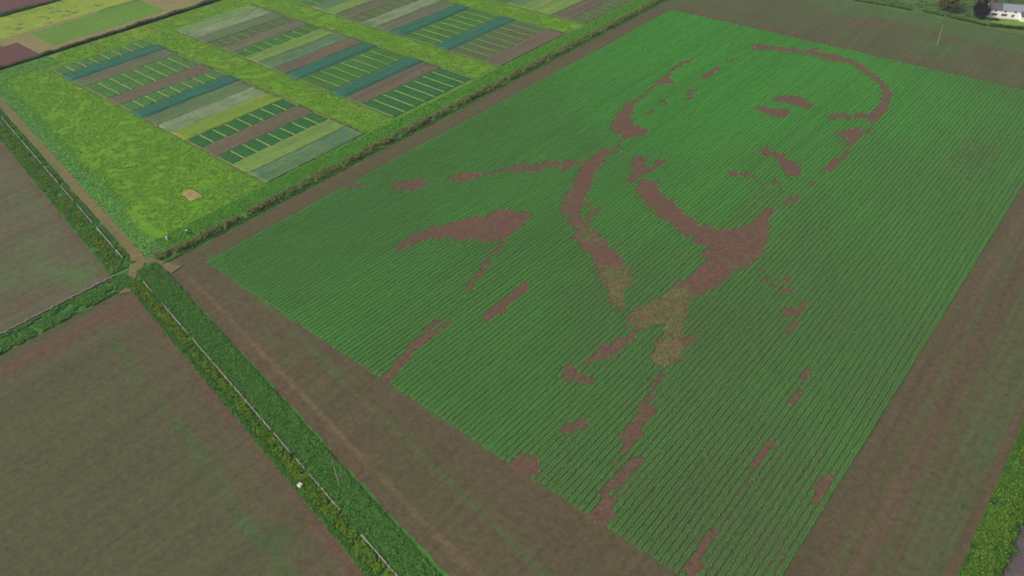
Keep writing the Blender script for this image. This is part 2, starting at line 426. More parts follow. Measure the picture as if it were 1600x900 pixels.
[(-69.6,93.9),(-71.5,96.6),(-72.2,98.4),(-71.8,99.8),(-70.3,98.5),(-68.6,98.2),(-66.6,97.7),(-65.9,98.3),(-65.4,99.8),(-65,99.5),(-64.5,97.7),(-65.2,97),(-66.1,95.7),(-68.8,94.5)],
[(-62,82.5),(-62.1,83.7),(-60.6,85.6),(-59.7,87.6),(-58.8,88),(-58.2,87),(-59.7,85),(-60,82.2),(-60.6,82)],
[(-45.6,87.2),(-44.7,87.3),(-44.4,85.4),(-44.2,82.2),(-44.3,79.7),(-44.4,77.8),(-45.6,76.8),(-45.1,75.6),(-44.2,76.3),(-43.3,75.6),(-42.6,73.5),(-41.4,70.2),(-42.5,68.8),(-44.8,68.7),(-45.3,69.6),(-45.5,72.9),(-46,74.7),(-46.9,74.9),(-47.1,77.2),(-47.1,80.4),(-47.2,82.8),(-46.7,84.8),(-45.8,86)],
[(-63.9,69.1),(-64.6,70.9),(-63.7,72.3),(-62.3,72.7),(-61.5,72.1),(-60.9,73.3),(-59.2,73.7),(-58.1,70.9),(-59.6,70.2),(-60.2,68.5),(-62.4,68.3)],
[(-26,69),(-26.5,72.5),(-26.6,74.8),(-26.9,77),(-26.9,80.7),(-26.2,81.9),(-25.8,81.4),(-25.9,78.1),(-25.7,76.6),(-24.7,75.4),(-24.7,73.1),(-24.4,70.4)],
[(-27.8,97.9),(-28,99.3),(-27.8,102.8),(-27.9,105.3),(-27.1,106.1),(-26.9,105.5),(-26.8,102.9),(-27,99.7),(-26.9,98.3)],
[(-15.5,99.4),(-16.4,100.5),(-16.8,101.6),(-16.9,103.5),(-16,104),(-15.3,106),(-14.5,105.5),(-14.3,102.3),(-14.1,100.5)],
[(-15.4,97.5),(-15.9,100.3),(-15.2,100.6),(-14.3,101.1),(-13.9,98.2)],
[(-42.6,144),(-42.3,146.7),(-40.9,147.9),(-40.5,150.8),(-40.2,151.9),(-39.5,150.9),(-39.4,146.5),(-39.7,144.7),(-41.5,143.3)],
[(-39,137.7),(-39.4,140.9),(-38.9,142.6),(-38.1,141.5),(-37.7,138.5),(-38.4,137.2)],
[(-30.5,126.9),(-30.8,130.3),(-30.3,131.5),(-29.5,129.7),(-29.4,127.2)],
[(-29.3,118.9),(-29.2,122.5),(-28.2,123.4),(-27.8,120.7),(-27.9,117.7)],
[(-47.2,152.2),(-46.4,152.8),(-44.6,152.9),(-44.3,151),(-46.3,151.3)],
[(-48.2,155.1),(-47.9,157.7),(-47.3,157.8),(-46.9,154.3)],
[(-51.6,152.2),(-52,155.8),(-51.1,155.5),(-50.6,153)],
[(-54.2,155.5),(-53.6,157.3),(-53.1,156.2)],
[(-50.4,149.9),(-48.7,152.4),(-48.3,151.6)]]
WEEDY = [
[(-68.1,138.1),(-61.4,136.6),(-60.8,131.3),(-53.7,118.6),(-53.8,112.7),(-56.4,109),(-59,112.5),(-60.9,119.7),(-62.7,123.2),(-64.6,120),(-66.3,116.5),(-70.1,119.2),(-71,124.4),(-69.3,129.6),(-67.9,136.2)],
[(-86.7,132.8),(-81.1,136.3),(-77.3,134.2),(-74.9,124.8),(-72.3,120.8),(-73.5,119.9),(-79.1,124.7)],
[(-102.2,145.8),(-97.9,144.3),(-94,143.4),(-93.7,139.9),(-97.3,139),(-100.9,141)]]
THIN = [
[(-36.1,239.5),(-35.3,252.7),(-31.9,266),(-22.3,252.3),(-21.8,239.6),(-25.7,228.6),(-31.2,227.9),(-31.3,217.9)],
[(-71.3,170.6),(-73.4,190),(-73.8,201.2),(-65.4,198.4),(-63.1,183),(-63.1,177),(-66.5,170.4)],
[(-73.6,139.5),(-75.5,152.1),(-73,157.8),(-70.2,156.2),(-68.6,145.2),(-69.1,138.1)],
[(-72.4,95.4),(-73.3,103.7),(-70.4,120.1),(-69.9,124.9),(-69.6,113.6),(-70.4,102.1),(-70.2,97.1)],
[(-48,100.5),(-49.5,113.6),(-48.1,122.4),(-45.3,114.4),(-44.9,103),(-44.3,96.9)],
[(-26.7,69.6),(-36.1,85.5),(-35,98.1),(-27.2,104.3),(-17.6,112),(-14.9,102.6),(-14.5,82.7),(-15.1,79.1)],
[(-32,136.4),(-32.1,147.3),(-31.8,170.5),(-32,198.9),(-30.4,198.2),(-30.1,176.8),(-29.9,153.3),(-31,135.9)],
[(-54.5,166.6),(-54.2,185.8),(-48.1,186.5),(-47.5,168.5),(-50.2,162.9)]]

# ------------------------------------------------------------------ the ground: fields, verges, tracks
def L(x):                                   # the line of the old wall and track across the farm
    return 54.6 - 0.138 * (np.asarray(x, float) + 174.0)

SOIL_R = C(106, 84, 73); SOIL_O = C(98, 88, 68); SOIL_D = C(88, 78, 62)
WEED = C(80, 102, 62); WEED_L = C(98, 126, 76)

M_far = ground_mat('far pasture', C(96, 128, 70), C(112, 142, 78), C(78, 108, 60), weed_gain=0.5, big=0.02)
M_main = ground_mat('main field soil', C(103, 92, 71), C(96, 92, 67), C(86, 112, 66), streak=(0.9, 0.03, 1), ct=C(113, 90, 74), cd=C(126, 106, 80), fine=1.1, fine_amt=0.4, lines=0.16)
M_lower = ground_mat('lower field soil', C(99, 97, 71), C(94, 96, 69), C(80, 110, 64), streak=(0.8, 0.02, 1), ct=C(110, 90, 74), fine=1.1, fine_amt=0.38, lines=0.14)
M_left = ground_mat('left field soil', C(106, 100, 80), C(106, 106, 80), C(92, 130, 76), streak=(0.8, 0.03, 1), ct=C(114, 86, 74), fine=1.1, fine_amt=0.38, lines=0.14)
M_grass = ground_mat('trial ground turf', C(104, 160, 44), C(116, 160, 48), C(88, 144, 68), ct=C(144, 158, 58), fine=0.7, fine_amt=0.36, bump=0.4)
M_verge = ground_mat('verge turf', C(74, 128, 56), C(88, 136, 60), C(56, 100, 50), ct=C(128, 138, 62), fine=1.6, fine_amt=0.35, bump=0.6)
M_track = ground_mat('dirt track', C(140, 126, 88), C(126, 118, 80), C(100, 128, 64), ct=C(134, 112, 86), fine=1.4, fine_amt=0.36, streak=(0.03, 1.2, 1), streak_amt=0.5)
M_lane = ground_mat('gravel lane', C(112, 102, 104), C(98, 90, 94), C(96, 110, 62), fine=2.4)
M_red = ground_mat('red plough', C(118, 84, 82), C(108, 80, 76), C(112, 100, 84), streak=(0.8, 0.04, 1))
M_tan = ground_mat('dry grass', C(154, 146, 100), C(140, 136, 92), C(118, 146, 74), fine=0.9, fine_amt=0.4)
M_lodge = ground_mat('uneven cereal', C(156, 176, 70), C(140, 166, 66), C(96, 136, 62), fine=0.5)
M_plotg = ground_mat('far green plots', C(112, 154, 66), C(102, 146, 62), C(84, 122, 64), fine=0.7)
M_lawn = ground_mat('lawn', C(116, 156, 62), C(126, 164, 70), fine=0.8)
M_bare = ground_mat('bare soil in crop', C(120, 88, 75), C(109, 89, 74), C(118, 126, 74), fine=1.2, fine_amt=0.42, streak=(0.8, 0.05, 1), big=0.12, lines=0.08)
M_under = ground_mat('soil between plots', C(116, 104, 80), C(108, 112, 76), C(104, 132, 66), fine=1.8)

zero = lambda X, Y: np.zeros(len(X))

def f_far(X, Y): return fbm(X, Y, 60, 3, 5) - 0.2
gv = np.array([[-6000, -3000, -0.06], [6000, -3000, -0.06], [6000, 9000, -0.06], [-6000, 9000, -0.06]])
xs = np.linspace(-6000, 6000, 60); ys = np.linspace(-3000, 9000, 60)
GX, GY = np.meshgrid(xs, ys, indexing='ij')
GV = np.stack([GX, GY, np.full_like(GX, -0.06)], -1).reshape(-1, 3)
add('ground', mesh_np('ground', GV, grid_faces(60, 60), {'weed': f_far(GV[:, 0], GV[:, 1])}), M_far, kind='structure')

G_lo = lambda x: np.maximum(61.0 - 0.138 * (x + 174.0), 20.0) - 0.2
def main_weed(X, Y):
    w = 0.34 * (fbm(X, Y, 14, 4, 3) - 0.42)
    near = 1 - sm(-8, 0, Y - (61 - 0.138 * (X + 174) + 9))
    d = Y - (61.0 - 0.138 * (X + 174))
    w = w + 0.55 * band(d, 12.3 + 1.5 * (fbm(X, Y, 25, 2, 9) - 0.5), 0.3, 1.3) * (0.4 + fbm(X, Y, 9, 3, 8)) + 0.18 * band(d, 7.0, 0.8, 2.5)
    w = w + 0.25 * band(X, -173.0, 1.0, 2.0) * (Y > 64)
    east = sm(-12, -9, X)
    for c, h, a in ((-1.0, 0.5, 0.34), (2.2, 0.6, 0.36), (6.0, 0.3, 0.75), (-6.8, 0.6, 0.25), (4.2, 0.2, 0.3)):
        w = w + a * east * band(X + 0.6 * (fbm(X, Y, 20, 2, 4) - 0.5), c, h, 1.0) * (0.5 + fbm(X, Y, 12, 3, 6))
    incrop = (X > -170) & (X < -13.4) & (Y > 69.6) & (Y < 306.6)
    w = w + incrop * (0.72 - 0.42 * sm(150, 80, Y) * sm(-80, -30, X))
    far = sm(305, 312, Y)
    w = w + far * (0.36 + 0.6 * (fbm(X, Y, 22, 4, 12) - 0.45))
    w = w + far * 0.75 * band(Y + 0.12 * (X + 80), 355 + 4 * (fbm(X, Y, 25, 3, 14) - 0.5), 4, 7)
    w = w + 0.6 * np.exp(-(((X + 62) / 7) ** 2 + ((Y - 331) / 4) ** 2))
    w = w + 0.5 * np.exp(-(((X + 108) / 9) ** 2 + ((Y - 347) / 6) ** 2))
    return w
def main_tint(X, Y):
    d = Y - (61.0 - 0.138 * (X + 174))
    t = 0.5 * band(d, 1.0, 0.7, 0.8) + 0.4 * band(X, -176.4, 0.8, 1.4) * (Y > 60)
    t = t + 0.45 * sm(7, 8.5, X) + 0.35 * band(X, -4.0, 0.8, 1.6) + 0.35 * band(X, -8.8, 0.5, 1.0)
    t = t + 0.7 * np.exp(-(((X + 95) / 20) ** 2 + ((Y - 338) / 7) ** 2))
    return np.clip(t + 0.3 * (fbm(X, Y, 6, 3, 21) - 0.5), 0, 1)
def main_dry(X, Y):
    d = Y - (61.0 - 0.138 * (X + 174))
    return band(d, 3.0 + 0.012 * (X + 154) + 0.5 * (fbm(X, Y, 12, 2, 22) - 0.5), 0.25, 0.7) * (0.35 + 0.6 * fbm(X, Y, 10, 3, 23))
sheet('main_field_soil', -178.5, 10.5, G_lo, lambda x: 361.5 + 0 * x, 1.3, 0.0, M_main, 0.35, {'weed': main_weed, 'tint': main_tint, 'dry': main_dry}, relief=0.05)

def lower_weed(X, Y):
    w = 0.10 + 0.55 * (fbm(X * 0.8, Y * 1.2, 22, 4, 41) - 0.5)
    # damp green streak running down the field
    dl = Y - (L(X) - 14.1) + 2.2 * (fbm(X, Y, 12, 3, 44) - 0.5)
    w = w + 0.62 * band(dl, 0, 0.5, 1.7) * (0.2 + fbm(X, Y, 8, 3, 46)) * sm(-172, -160, X)
    w = w + 0.5 * np.exp(-(((X + 99) / 4) ** 2 + ((Y + 0) / 3) ** 2))
    w = w + 0.45 * np.exp(-(((X + 85.5) / 4) ** 2 + ((Y - 31.5) / 2.0) ** 2))
    return w
def lower_tint(X, Y):
    d = (L(X) - 3.6) - Y
    t = 0.75 * band(d, 1.0, 0.9, 1.4) + 0.9 * band(X, -171.2, 1.2, 1.6) + 0.5 * band(X, -167, 0.8, 2)
    t = t + 0.3 * band(d, 6.5, 1.5, 3) 
    return np.clip(t * (0.5 + fbm(X, Y, 10, 3, 47)), 0, 1)
sheet('lower_field_soil', -176.6, 40, -70, lambda x: L(x) - 3.4, 1.4, 0.0, M_lower, 0.3, {'weed': lower_weed, 'tint': lower_tint}, relief=0.05)

def left_weed(X, Y):
    w = 0.10 + 0.5 * (fbm(X, Y, 16, 4, 51) - 0.5)
    for cx, cy, rx, ry, a in ((-192, 45.5, 4.5, 4, 0.7), (-201, 42, 7, 3.5, 0.5), (-215, 44, 9, 5, 0.35), (-240, 52, 12, 4, 0.3), (-205, 33, 8, 4, 0.25)):
        w = w + a * np.exp(-(((X - cx) / rx) ** 2 + ((Y - cy) / ry) ** 2)) * (0.4 + fbm(X, Y, 5, 3, 53))
    return w
def left_tint(X, Y):
    d = (L(X) - 5.4) - Y
    t = 0.55 * band(d, 0.5, 0.5, 0.7) + 0.7 * band(X, -190.5, 0.7, 1.0) * sm(44, 38, Y) + 0.9 * np.exp(-(((X + 187.5) / 2.0) ** 2 + ((Y - 50) / 3.2) ** 2))
    return np.clip(t * (0.5 + fbm(X, Y, 9, 3, 55)), 0, 1)
sheet('left_field_soil', -430, -184.6, -60, lambda x: L(x) - 5.2, 1.5, 0.0, M_left, 0.3, {'weed': left_weed, 'tint': left_tint}, relief=0.05)

# trial ground turf with the rank dark grass along the track
def grass_weed(X, Y):
    d = Y - L(X)
    n = fbm(X, Y, 6, 4, 61)
    w = 0.95 * (1 - sm(6.0, 10.5, d + 4 * (n - 0.5)))
    w = w + 0.7 * (1 - sm(-347, -340, X + 6 * (n - 0.5))) * (1 - sm(96, 108, Y))
    w = w + 0.55 * band(X, -190.8, 0.6, 1.2) * (Y > 92)
    w = w + 0.5 * np.exp(-(((X + 196) / 7) ** 2 + ((Y - 98) / 5) ** 2))
    return np.clip(w + 0.9 * (fbm(X, Y, 4.5, 4, 63) - 0.55), 0, 1)
def grass_tint(X, Y):
    t = 0.8 * (fbm(X, Y, 9, 4, 65) - 0.5)
    for c in (151.5, 206.0, 263.0):
        t = t + 0.10 * band(Y, c, 3, 4)
    t = t + 0.25 * (1 - sm(-341, -337, X))
    return np.clip(t, 0, 1)
sheet('trial_ground', -352.2, -178.6, lambda x: L(x) + 4.4, 345, 1.2, 0.0, M_grass, 0.3, {'weed': grass_weed, 'tint': grass_tint}, relief=0.22)

# verges either side of the wall line
def verge_weed(X, Y): return 0.7 * (fbm(X, Y, 3, 4, 71) - 0.45)
def verge_tint(X, Y): return 0.5 * (fbm(X, Y, 7, 3, 73) - 0.45)
sheet('verge', -182.0, 40, lambda x: L(x) - 3.7, lambda x: 61.2 - 0.138 * (x + 174.0), 0.9, 0.03, M_verge, 0.35, {'weed': verge_weed, 'tint': verge_tint}, relief=0.25)
sheet('verge', -430, -183.0, lambda x: L(x) - 5.6, lambda x: L(x) + 5.2, 0.9, -0.01, M_verge, 0.35, {'weed': verge_weed, 'tint': verge_tint}, relief=0.2)
sheet('verge', -184.2, -176.2, -60, 54.6, 0.9, 0.02, M_verge, 0.35, {'weed': verge_weed, 'tint': verge_tint}, relief=0.25)
sheet('verge', -190.4, -177.4, 59.5, 345, 1.0, 0.035, M_verge, 0.3, {'weed': verge_weed, 'tint': lambda X, Y: 0.3 * band(X, -187, 1, 2)}, relief=0.25)
sheet('verge', 9.4, 22.0, 20, 420, 1.0, 0.03, M_verge, 0.35, {'weed': verge_weed, 'tint': verge_tint}, relief=0.25)
sheet('lane', 14.6, 18.2, 10, 420, 0.9, 0.18, M_lane, 0.2, {'weed': lambda X, Y: 0.5 * (fbm(X, Y, 4, 3, 75) - 0.4) + 0.25 * band(X, 16.3, .2, .5)})

# dirt track along the wall and the junction at the crossing
sheet('track', -430, -186.5, lambda x: L(x) + 1.9, lambda x: L(x) + 4.7, 0.8, 0.11, M_track, 0.25,
      {'weed': lambda X, Y: 0.35 * (fbm(X, Y, 5, 3, 81) - 0.3) + 0.75 * band(Y - L(X), 3.2, 0.2, 0.4) * (0.4 + fbm(X, Y, 6, 2, 82)), 'tint': lambda X, Y: 0.5 * band(Y - L(X), 4.3, 0.3, 0.4)})
def ribbon(name, pts, width, z, mat, attrs, seed=3):
    V = []; n = len(pts)
    P = np.array(pts, float)
    t = np.linspace(0, n - 1, 60)
    cx = np.interp(t, range(n), P[:, 0]); cy = np.interp(t, range(n), P[:, 1]); wd = np.interp(t, range(n), width)
    k = np.array([1, 4, 6, 4, 1]) / 16.0
    cx = np.convolve(np.pad(cx, 2, 'edge'), k, 'valid'); cy = np.convolve(np.pad(cy, 2, 'edge'), k, 'valid')
    tx = np.gradient(cx); ty = np.gradient(cy); l = np.hypot(tx, ty) + 1e-6
    m = 6
    off = np.linspace(-0.5, 0.5, m)
    X = cx[:, None] - (ty / l * wd)[:, None] * off; Y = cy[:, None] + (tx / l * wd)[:, None] * off
    X = X + 0.4 * (fbm(X, Y, 1.5, 2, seed) - .5); Y = Y + 0.4 * (fbm(X, Y, 1.5, 2, seed + 1) - .5)
    VV = np.stack([X, Y, np.full_like(X, z)], -1).reshape(-1, 3)
    at = {a: f(VV[:, 0], VV[:, 1]) for a, f in attrs.items()}
    return add(name, mesh_np(name, VV, grid_faces(60, m), at, True), mat, kind='structure')
tr = {'weed': lambda X, Y: 0.9 * (fbm(X, Y, 2.2, 3, 83) - 0.35), 'tint': lambda X, Y: 0.7 * fbm(X, Y, 3, 2, 85)}
ribbon('track', [(-189, 60.0), (-185.6, 59.0), (-183.2, 57.4), (-181, 55.0), (-178.6, 52.6), (-174.5, 49.6)], [2.8, 3.4, 3.6, 2.6, 2.4, 4.0], 0.19, M_track, tr)
ribbon('track', [(-186, 59.2), (-182.5, 60.6), (-178.5, 62.0), (-173, 63.0)], [1.5, 2.0, 2.0, 3.5], 0.21, M_track, tr, 9)

# land beyond the scrubby hedge, far left
sheet('field_path', -362.5, -354.6, 60, 260, 1.5, 0.0, M_tan, 0.3, {'weed': lambda X, Y: 0.5 * (fbm(X, Y, 6, 3, 91) - 0.4)})
sheet('red_soil', -379.5, -356.5, 40, 109, 1.5, 0.03, M_red, 0.3, {'weed': lambda X, Y: -0.2 + 0 * X})
sheet('dry_grass', -388.0, -359.0, 103, 118.5, 1.5, 0.015, M_tan, 0.5, {'weed': lambda X, Y: 0.8 * (fbm(X, Y, 5, 3, 92) - 0.45)})
sheet('green_plot', -386.0, -362.0, 117.2, 170.5, 1.5, 0.03, M_plotg, 0.4, {'weed': lambda X, Y: 0.9 * (fbm(X, Y * 0.6, 9, 3, 93) - 0.5)})
sheet('dry_grass', -387.0, -361.5, 170.5, 187, 1.5, 0.02, M_tan, 0.5, {'weed': lambda X, Y: 0.5 * (fbm(X, Y, 5, 3, 94) - 0.55)})
sheet('green_plot', -386.0, -362.0, 187, 232, 1.5, 0.03, M_plotg, 0.4, {'weed': lambda X, Y: 0.9 * (fbm(X, Y, 9, 3, 95) - 0.5)})
sheet('cereal_field', -419.5, -389.5, 60, 260, 1.4, 0.03, M_lodge, 0.5, {'weed': lambda X, Y: 1.5 * (fbm(X, Y * 0.8, 13, 3, 97) - 0.5)}, relief=0.5)
sheet('field_path', -389.8, -385.8, 60, 150, 1.2, 0.05, M_tan, 0.35, {'weed': lambda X, Y: 0.6 * (fbm(X, Y, 6, 3, 98) - 0.45)})
sheet('red_soil', -520, -424.5, 60, 260, 3, 0.0, M_red, 0.4, {'weed': lambda X, Y: 0.9 * (fbm(X, Y, 14, 3, 99) - 0.5)})

# beyond the far end of the main field
M_rough = ground_mat('rough pasture', C(96, 132, 72), C(84, 120, 66), C(66, 98, 54), fine=0.6, fine_amt=0.3)
sheet('rough_pasture', -179, 30, 361.0, 440, 1.6, 0.02, M_rough, 0.6, {'weed': lambda X, Y: 1.2 * (fbm(X, Y * 2.0, 9, 4, 101) - 0.45)}, relief=0.4)
sheet('lawn', -55.5, -20, lambda x: 364.6 + 0.36 * (x + 55.5), lambda x: 373.5 + 0.36 * (x + 55.5), 1.2, 0.35, M_lawn, 0.3)

# ------------------------------------------------------------------ the crop with its bare-soil drawing
X0, PITCH, NROW = -170.2, 1.247, 126
Y0, Y1, DY = 69.2, 307.0, 0.6
M_crop = leaf_mat('crop leaves', C(74, 178, 60), C(106, 204, 82), None, big=0.02, mid=0.9, obj_rand=0.35, lean=C(100, 146, 80))
field = thing('crop_field', 'rectangular green row crop field with bare brown patches drawing a large face', 'crop field', (-92, 188, 0))
inv = Matrix.Translation((92, -188, 0))
rows_x = X0 + PITCH * (np.arange(NROW) + 0.5)
ny = int((Y1 - Y0) / DY)
cy = Y0 + DY * (np.arange(ny) + 0.5)
RXg, CYg = np.meshgrid(rows_x, cy, indexing='ij')
rowj = RNG.normal(0, 0.4, (NROW, 1))
JY = CYg + rowj + 1.8 * (fbm(RXg * 3.1, CYg, 2.2, 3, 111) - 0.5)
masks = [inside(p, RXg, JY) for p in BARE]
bare = np.zeros_like(RXg, bool)
for m_ in masks:
    bare |= m_
TS = [0.75, 0.75, 0.6, 0.55, 0.55, 0.30, 0.8, 0.5]
def thin_at(X, Y):
    t = np.zeros(np.shape(X))
    for k, p in enumerate(THIN):
        q = 0
        for s in range(7):
            a = s * 0.9
            q = q + inside(p, X + 0.5 * s * math.cos(a) + 1.6 * (fbm(X, Y, 5, 3, 121) - 0.5), Y + 1.3 * s * math.sin(a) + 5 * (fbm(X, Y, 7, 3, 123) - 0.5))
        t = np.maximum(t, q / 7.0 * TS[k])
    return t
thin = thin_at(RXg, CYg)
thin = thin + 0.30 * np.clip(fbm(RXg, CYg * 0.35, 7, 4, 125) - 0.60, 0, 1) * 4
thin = thin + 0.10 * sm(150, 75, CYg) * sm(-75, -35, RXg)
near = np.zeros_like(bare)                      # plants thin out towards the bare patches
for s in (1, 2, 3, 4):
    near[:, s:] |= bare[:, :-s]; near[:, :-s] |= bare[:, s:]
near[1:] |= bare[:-1]; near[:-1] |= bare[1:]
thin = np.maximum(thin, 0.75 * near * RNG.random(RXg.shape))
thin = np.clip(thin, 0, 0.85)
endj = RNG.normal(0, 0.2, (NROW, 2))
gap = (RNG.random(RXg.shape) < 0.05 * np.clip(thin - 0.3, 0, 1)) | bare
gap |= (CYg < Y0 + 0.3 + np.abs(endj[:, :1])) | (CYg > Y1 - 0.3 - np.abs(endj[:, 1:]))

PROF = np.array([(-1.0, 0.0), (-0.84, 0.8), (-0.5, 1.0), (-0.14, 0.75), (0.0, 0.3), (0.14, 0.75), (0.5, 1.0), (0.84, 0.8), (1.0, 0.0)])   # a bed of two drilled rows
NP = len(PROF)
for i in range(NROW):
    on = ~gap[i]
    e = np.flatnonzero(np.diff(np.concatenate([[0], on.astype(int), [0]])))
    Vs = []; Fs = []; nv = 0
    r = np.random.default_rng(1000 + i)
    rw = r.uniform(0.92, 1.06)
    for a, b in zip(e[::2], e[1::2]):
        yy = Y0 + DY * np.arange(a, b + 1) + r.normal(0, 0.08, b - a + 1)
        k = np.clip(np.arange(a, b + 1), 0, ny - 1)
        th = thin[i, k]
        hw = 0.505 * rw * (1 - 0.55 * th) * (0.92 + 0.16 * fbm(yy, yy * 0 + i * 3.3, 1.5, 2, 135))
        hh = 0.17 * (1 - 0.45 * th) * (0.8 + 0.4 * r.random(len(k)))
        hw[0] *= 0.8; hw[-1] *= 0.8; hh[0] *= 0.25; hh[-1] *= 0.25
        wob = 0.16 * (fbm(yy, yy * 0 + i * 7.7, 4.0, 2, 131) - 0.5) * 2
        V = np.empty((len(k), NP, 3))
        V[:, :, 0] = (rows_x[i] + wob)[:, None] + hw[:, None] * PROF[None, :, 0]
        V[:, :, 1] = yy[:, None]
        V[:, :, 2] = 0.0 + hh[:, None] * PROF[None, :, 1]
        V[:, 1:NP - 1, 2] += r.normal(0, 0.022, (len(k), NP - 2))
        Vs.append(V.reshape(-1, 3)); Fs.append(grid_faces(len(k), NP) + nv); nv += len(k) * NP
    # leaves standing out of the row
    kk = np.flatnonzero(on)
    kk = np.repeat(kk, 4)
    kk = kk[r.random(len(kk)) > 0.55 * thin[i, kk]]
    P = np.empty((len(kk), 3))
    P[:, 0] = rows_x[i] + np.where(r.random(len(kk)) < 0.14, r.uniform(-0.62, 0.62, len(kk)), 0.27 * np.sign(r.random(len(kk)) - 0.5) + r.normal(0, 0.10, len(kk)))
    P[:, 1] = cy[kk] + (r.random(len(kk)) - 0.5) * DY
    P[:, 2] = 0.12 + 0.09 * r.random(len(kk)) - 0.06 * thin[i, kk]
    lv, lf = leaf_quads(P, 0.40, 0.4, 2000 + i)
    Vs.append(lv); Fs.append(lf + nv)
    V = np.concatenate(Vs); V[:, 0] += 92; V[:, 1] -= 188
    vx = V[:, 0] - 92; vy = V[:, 1] + 188
    vg = np.clip(0.05 + 0.26 * sm(-20, -110, vx) + 0.65 * sm(110, 285, vy) * (0.35 + 0.65 * sm(-10, -80, vx)) + 0.5 * (fbm(vx, vy, 26, 3, 133) - 0.5), 0, 1)
    add('crop_row', mesh_np('crop_row', V, np.concatenate(Fs), {'vigour': vg}), M_crop, field)

weedy = np.zeros_like(bare)
for p in WEEDY:
    weedy |= inside(p, RXg, CYg)
done = np.zeros_like(bare)
for m_ in masks:
    cells = m_ & ~done
    done |= cells
    V = []; W_ = []
    for i in range(NROW):
        e = np.flatnonzero(np.diff(np.concatenate([[0], cells[i].astype(int), [0]])))
        for a, b in zip(e[::2], e[1::2]):
            n = max(1, (b - a) // 3)
            ye = np.linspace(Y0 + DY * a, Y0 + DY * b, n + 1)
            for s in range(n):
                for (px, py) in ((rows_x[i] - PITCH / 2, ye[s]), (rows_x[i] + PITCH / 2, ye[s]), (rows_x[i] + PITCH / 2, ye[s + 1]), (rows_x[i] - PITCH / 2, ye[s + 1])):
                    V.append((px + 92, py - 188, 0.045))
    if not V:
        continue
    V = np.array(V)
    wv = 0.25 * (fbm(V[:, 0], V[:, 1], 4, 3, 141) - 0.55)
    for p in WEEDY:
        wv = wv + 0.62 * inside(p, V[:, 0] - 92, V[:, 1] + 188) * (0.4 + fbm(V[:, 0], V[:, 1], 3.5, 3, 143))
    add('bare_soil_patch', mesh_np('bare_soil_patch', V, np.arange(len(V)).reshape(-1, 4), {'weed': wv, 'tint': np.zeros(len(V))}), M_bare, field)
# stray seedlings left standing where the rows cross the bare patches
si, sj = np.nonzero(bare & ~weedy)
prob = 0.10 + 1.6 * np.clip(fbm(rows_x[si] * 1.7, cy[sj] * 0.5, 2.5, 3, 147) - 0.56, 0, 1)
edge = np.zeros_like(bare)
nb = ~bare
edge[:, 2:-2] = nb[:, :-4] | nb[:, 4:]
edge[1:-1] |= nb[:-2] | nb[2:]
prob = prob + 0.35 * edge[si, sj]
kp = RNG.random(len(si)) < prob
si = np.repeat(si[kp], 2); sj = np.repeat(sj[kp], 2)
P = np.stack([rows_x[si] + 92 + RNG.normal(0, 0.3, len(si)), cy[sj] - 188 + RNG.uniform(-.3, .3, len(si)), RNG.uniform(.07, .14, len(si))], -1)
v, f = leaf_quads(P, 0.34, 0.35, 78)
add('seedlings', mesh_np('seedlings', v, f, {'vigour': np.full(len(v), 0.15)}), M_crop, field, kind='stuff')
# straggling weeds on the neglected bare patches
wi, wj = np.nonzero(weedy & bare)
wi = np.repeat(wi, 4); wj = np.repeat(wj, 4)
P = np.stack([rows_x[wi] + RNG.uniform(-.6, .6, len(wi)), cy[wj] + RNG.uniform(-.3, .3, len(wi)), RNG.uniform(.08, .25, len(wi))], -1)
P = P[fbm(P[:, 0], P[:, 1], 2.2, 3, 145) > 0.40]
P[:, 0] += 92; P[:, 1] -= 188
v, f = leaf_quads(P, 0.38, 0.6, 77)
M_weedp = leaf_mat('straggling weeds', C(120, 144, 74), C(142, 150, 90))
add('weeds', mesh_np('weeds', v, f), M_weedp, field, kind='stuff')

# ------------------------------------------------------------------ trial strips
M_path = ground_mat('dry path between plots', C(160, 172, 92), C(146, 162, 80), fine=1.6)
M_net = plain_mat('teal crop netting', C(66, 124, 100), C(50, 104, 84), rough=0.95, spec=0.03, scale=0.9, bump=0.12, stretch=(1.6, 0.12, 1))
def strip_mat(name, a, b, c, stretch=(0.9, 0.05, 1), amt=0.6, fine=1.4):
    return ground_mat(name, a, b, c, streak=stretch, streak_amt=amt, fine=fine, fine_amt=0.3, bump=0.5, big=0.15, lines=0.22)
SM = {
 'brown': strip_mat('brown strip', C(110, 107, 86), C(114, 102, 84), C(98, 118, 76)),
 'greybrown': strip_mat('grey brown strip', C(104, 116, 88), C(110, 108, 88), C(94, 126, 76)),
 'greygreen': strip_mat('grey green strip', C(104, 136, 88), C(98, 124, 82), C(112, 108, 84)),
 'yg': strip_mat('pale cereal strip', C(128, 160, 84), C(118, 150, 76), C(104, 140, 68)),
 'yellow': strip_mat('yellow green strip', C(130, 160, 62), C(118, 152, 62), C(140, 156, 66)),
 'teal': strip_mat('bluish green strip', C(88, 124, 96), C(92, 130, 92), C(122, 146, 76)),
 'flower': strip_mat('white flowering strip', C(108, 138, 90), C(142, 158, 122), C(96, 128, 80), stretch=(1.5, 0.05, 1), amt=0.8, fine=1.0),
 'pale': strip_mat('pale green strip', C(110, 148, 82), C(124, 156, 98), C(104, 144, 74)),
}
PM = {
 'dark': leaf_mat('dark plots', C(56, 136, 82), C(74, 150, 84), C(82, 144, 72), big=0.08),
 'mid': leaf_mat('mid green plots', C(88, 160, 82), C(112, 172, 92), C(112, 156, 88), big=0.12),
 'faint': leaf_mat('faint plots', C(104, 144, 86), C(116, 148, 90), C(122, 132, 94), big=0.08),
 'bright': leaf_mat('bright plots', C(88, 152, 70), C(106, 162, 76), C(94, 148, 70), big=0.08),
}
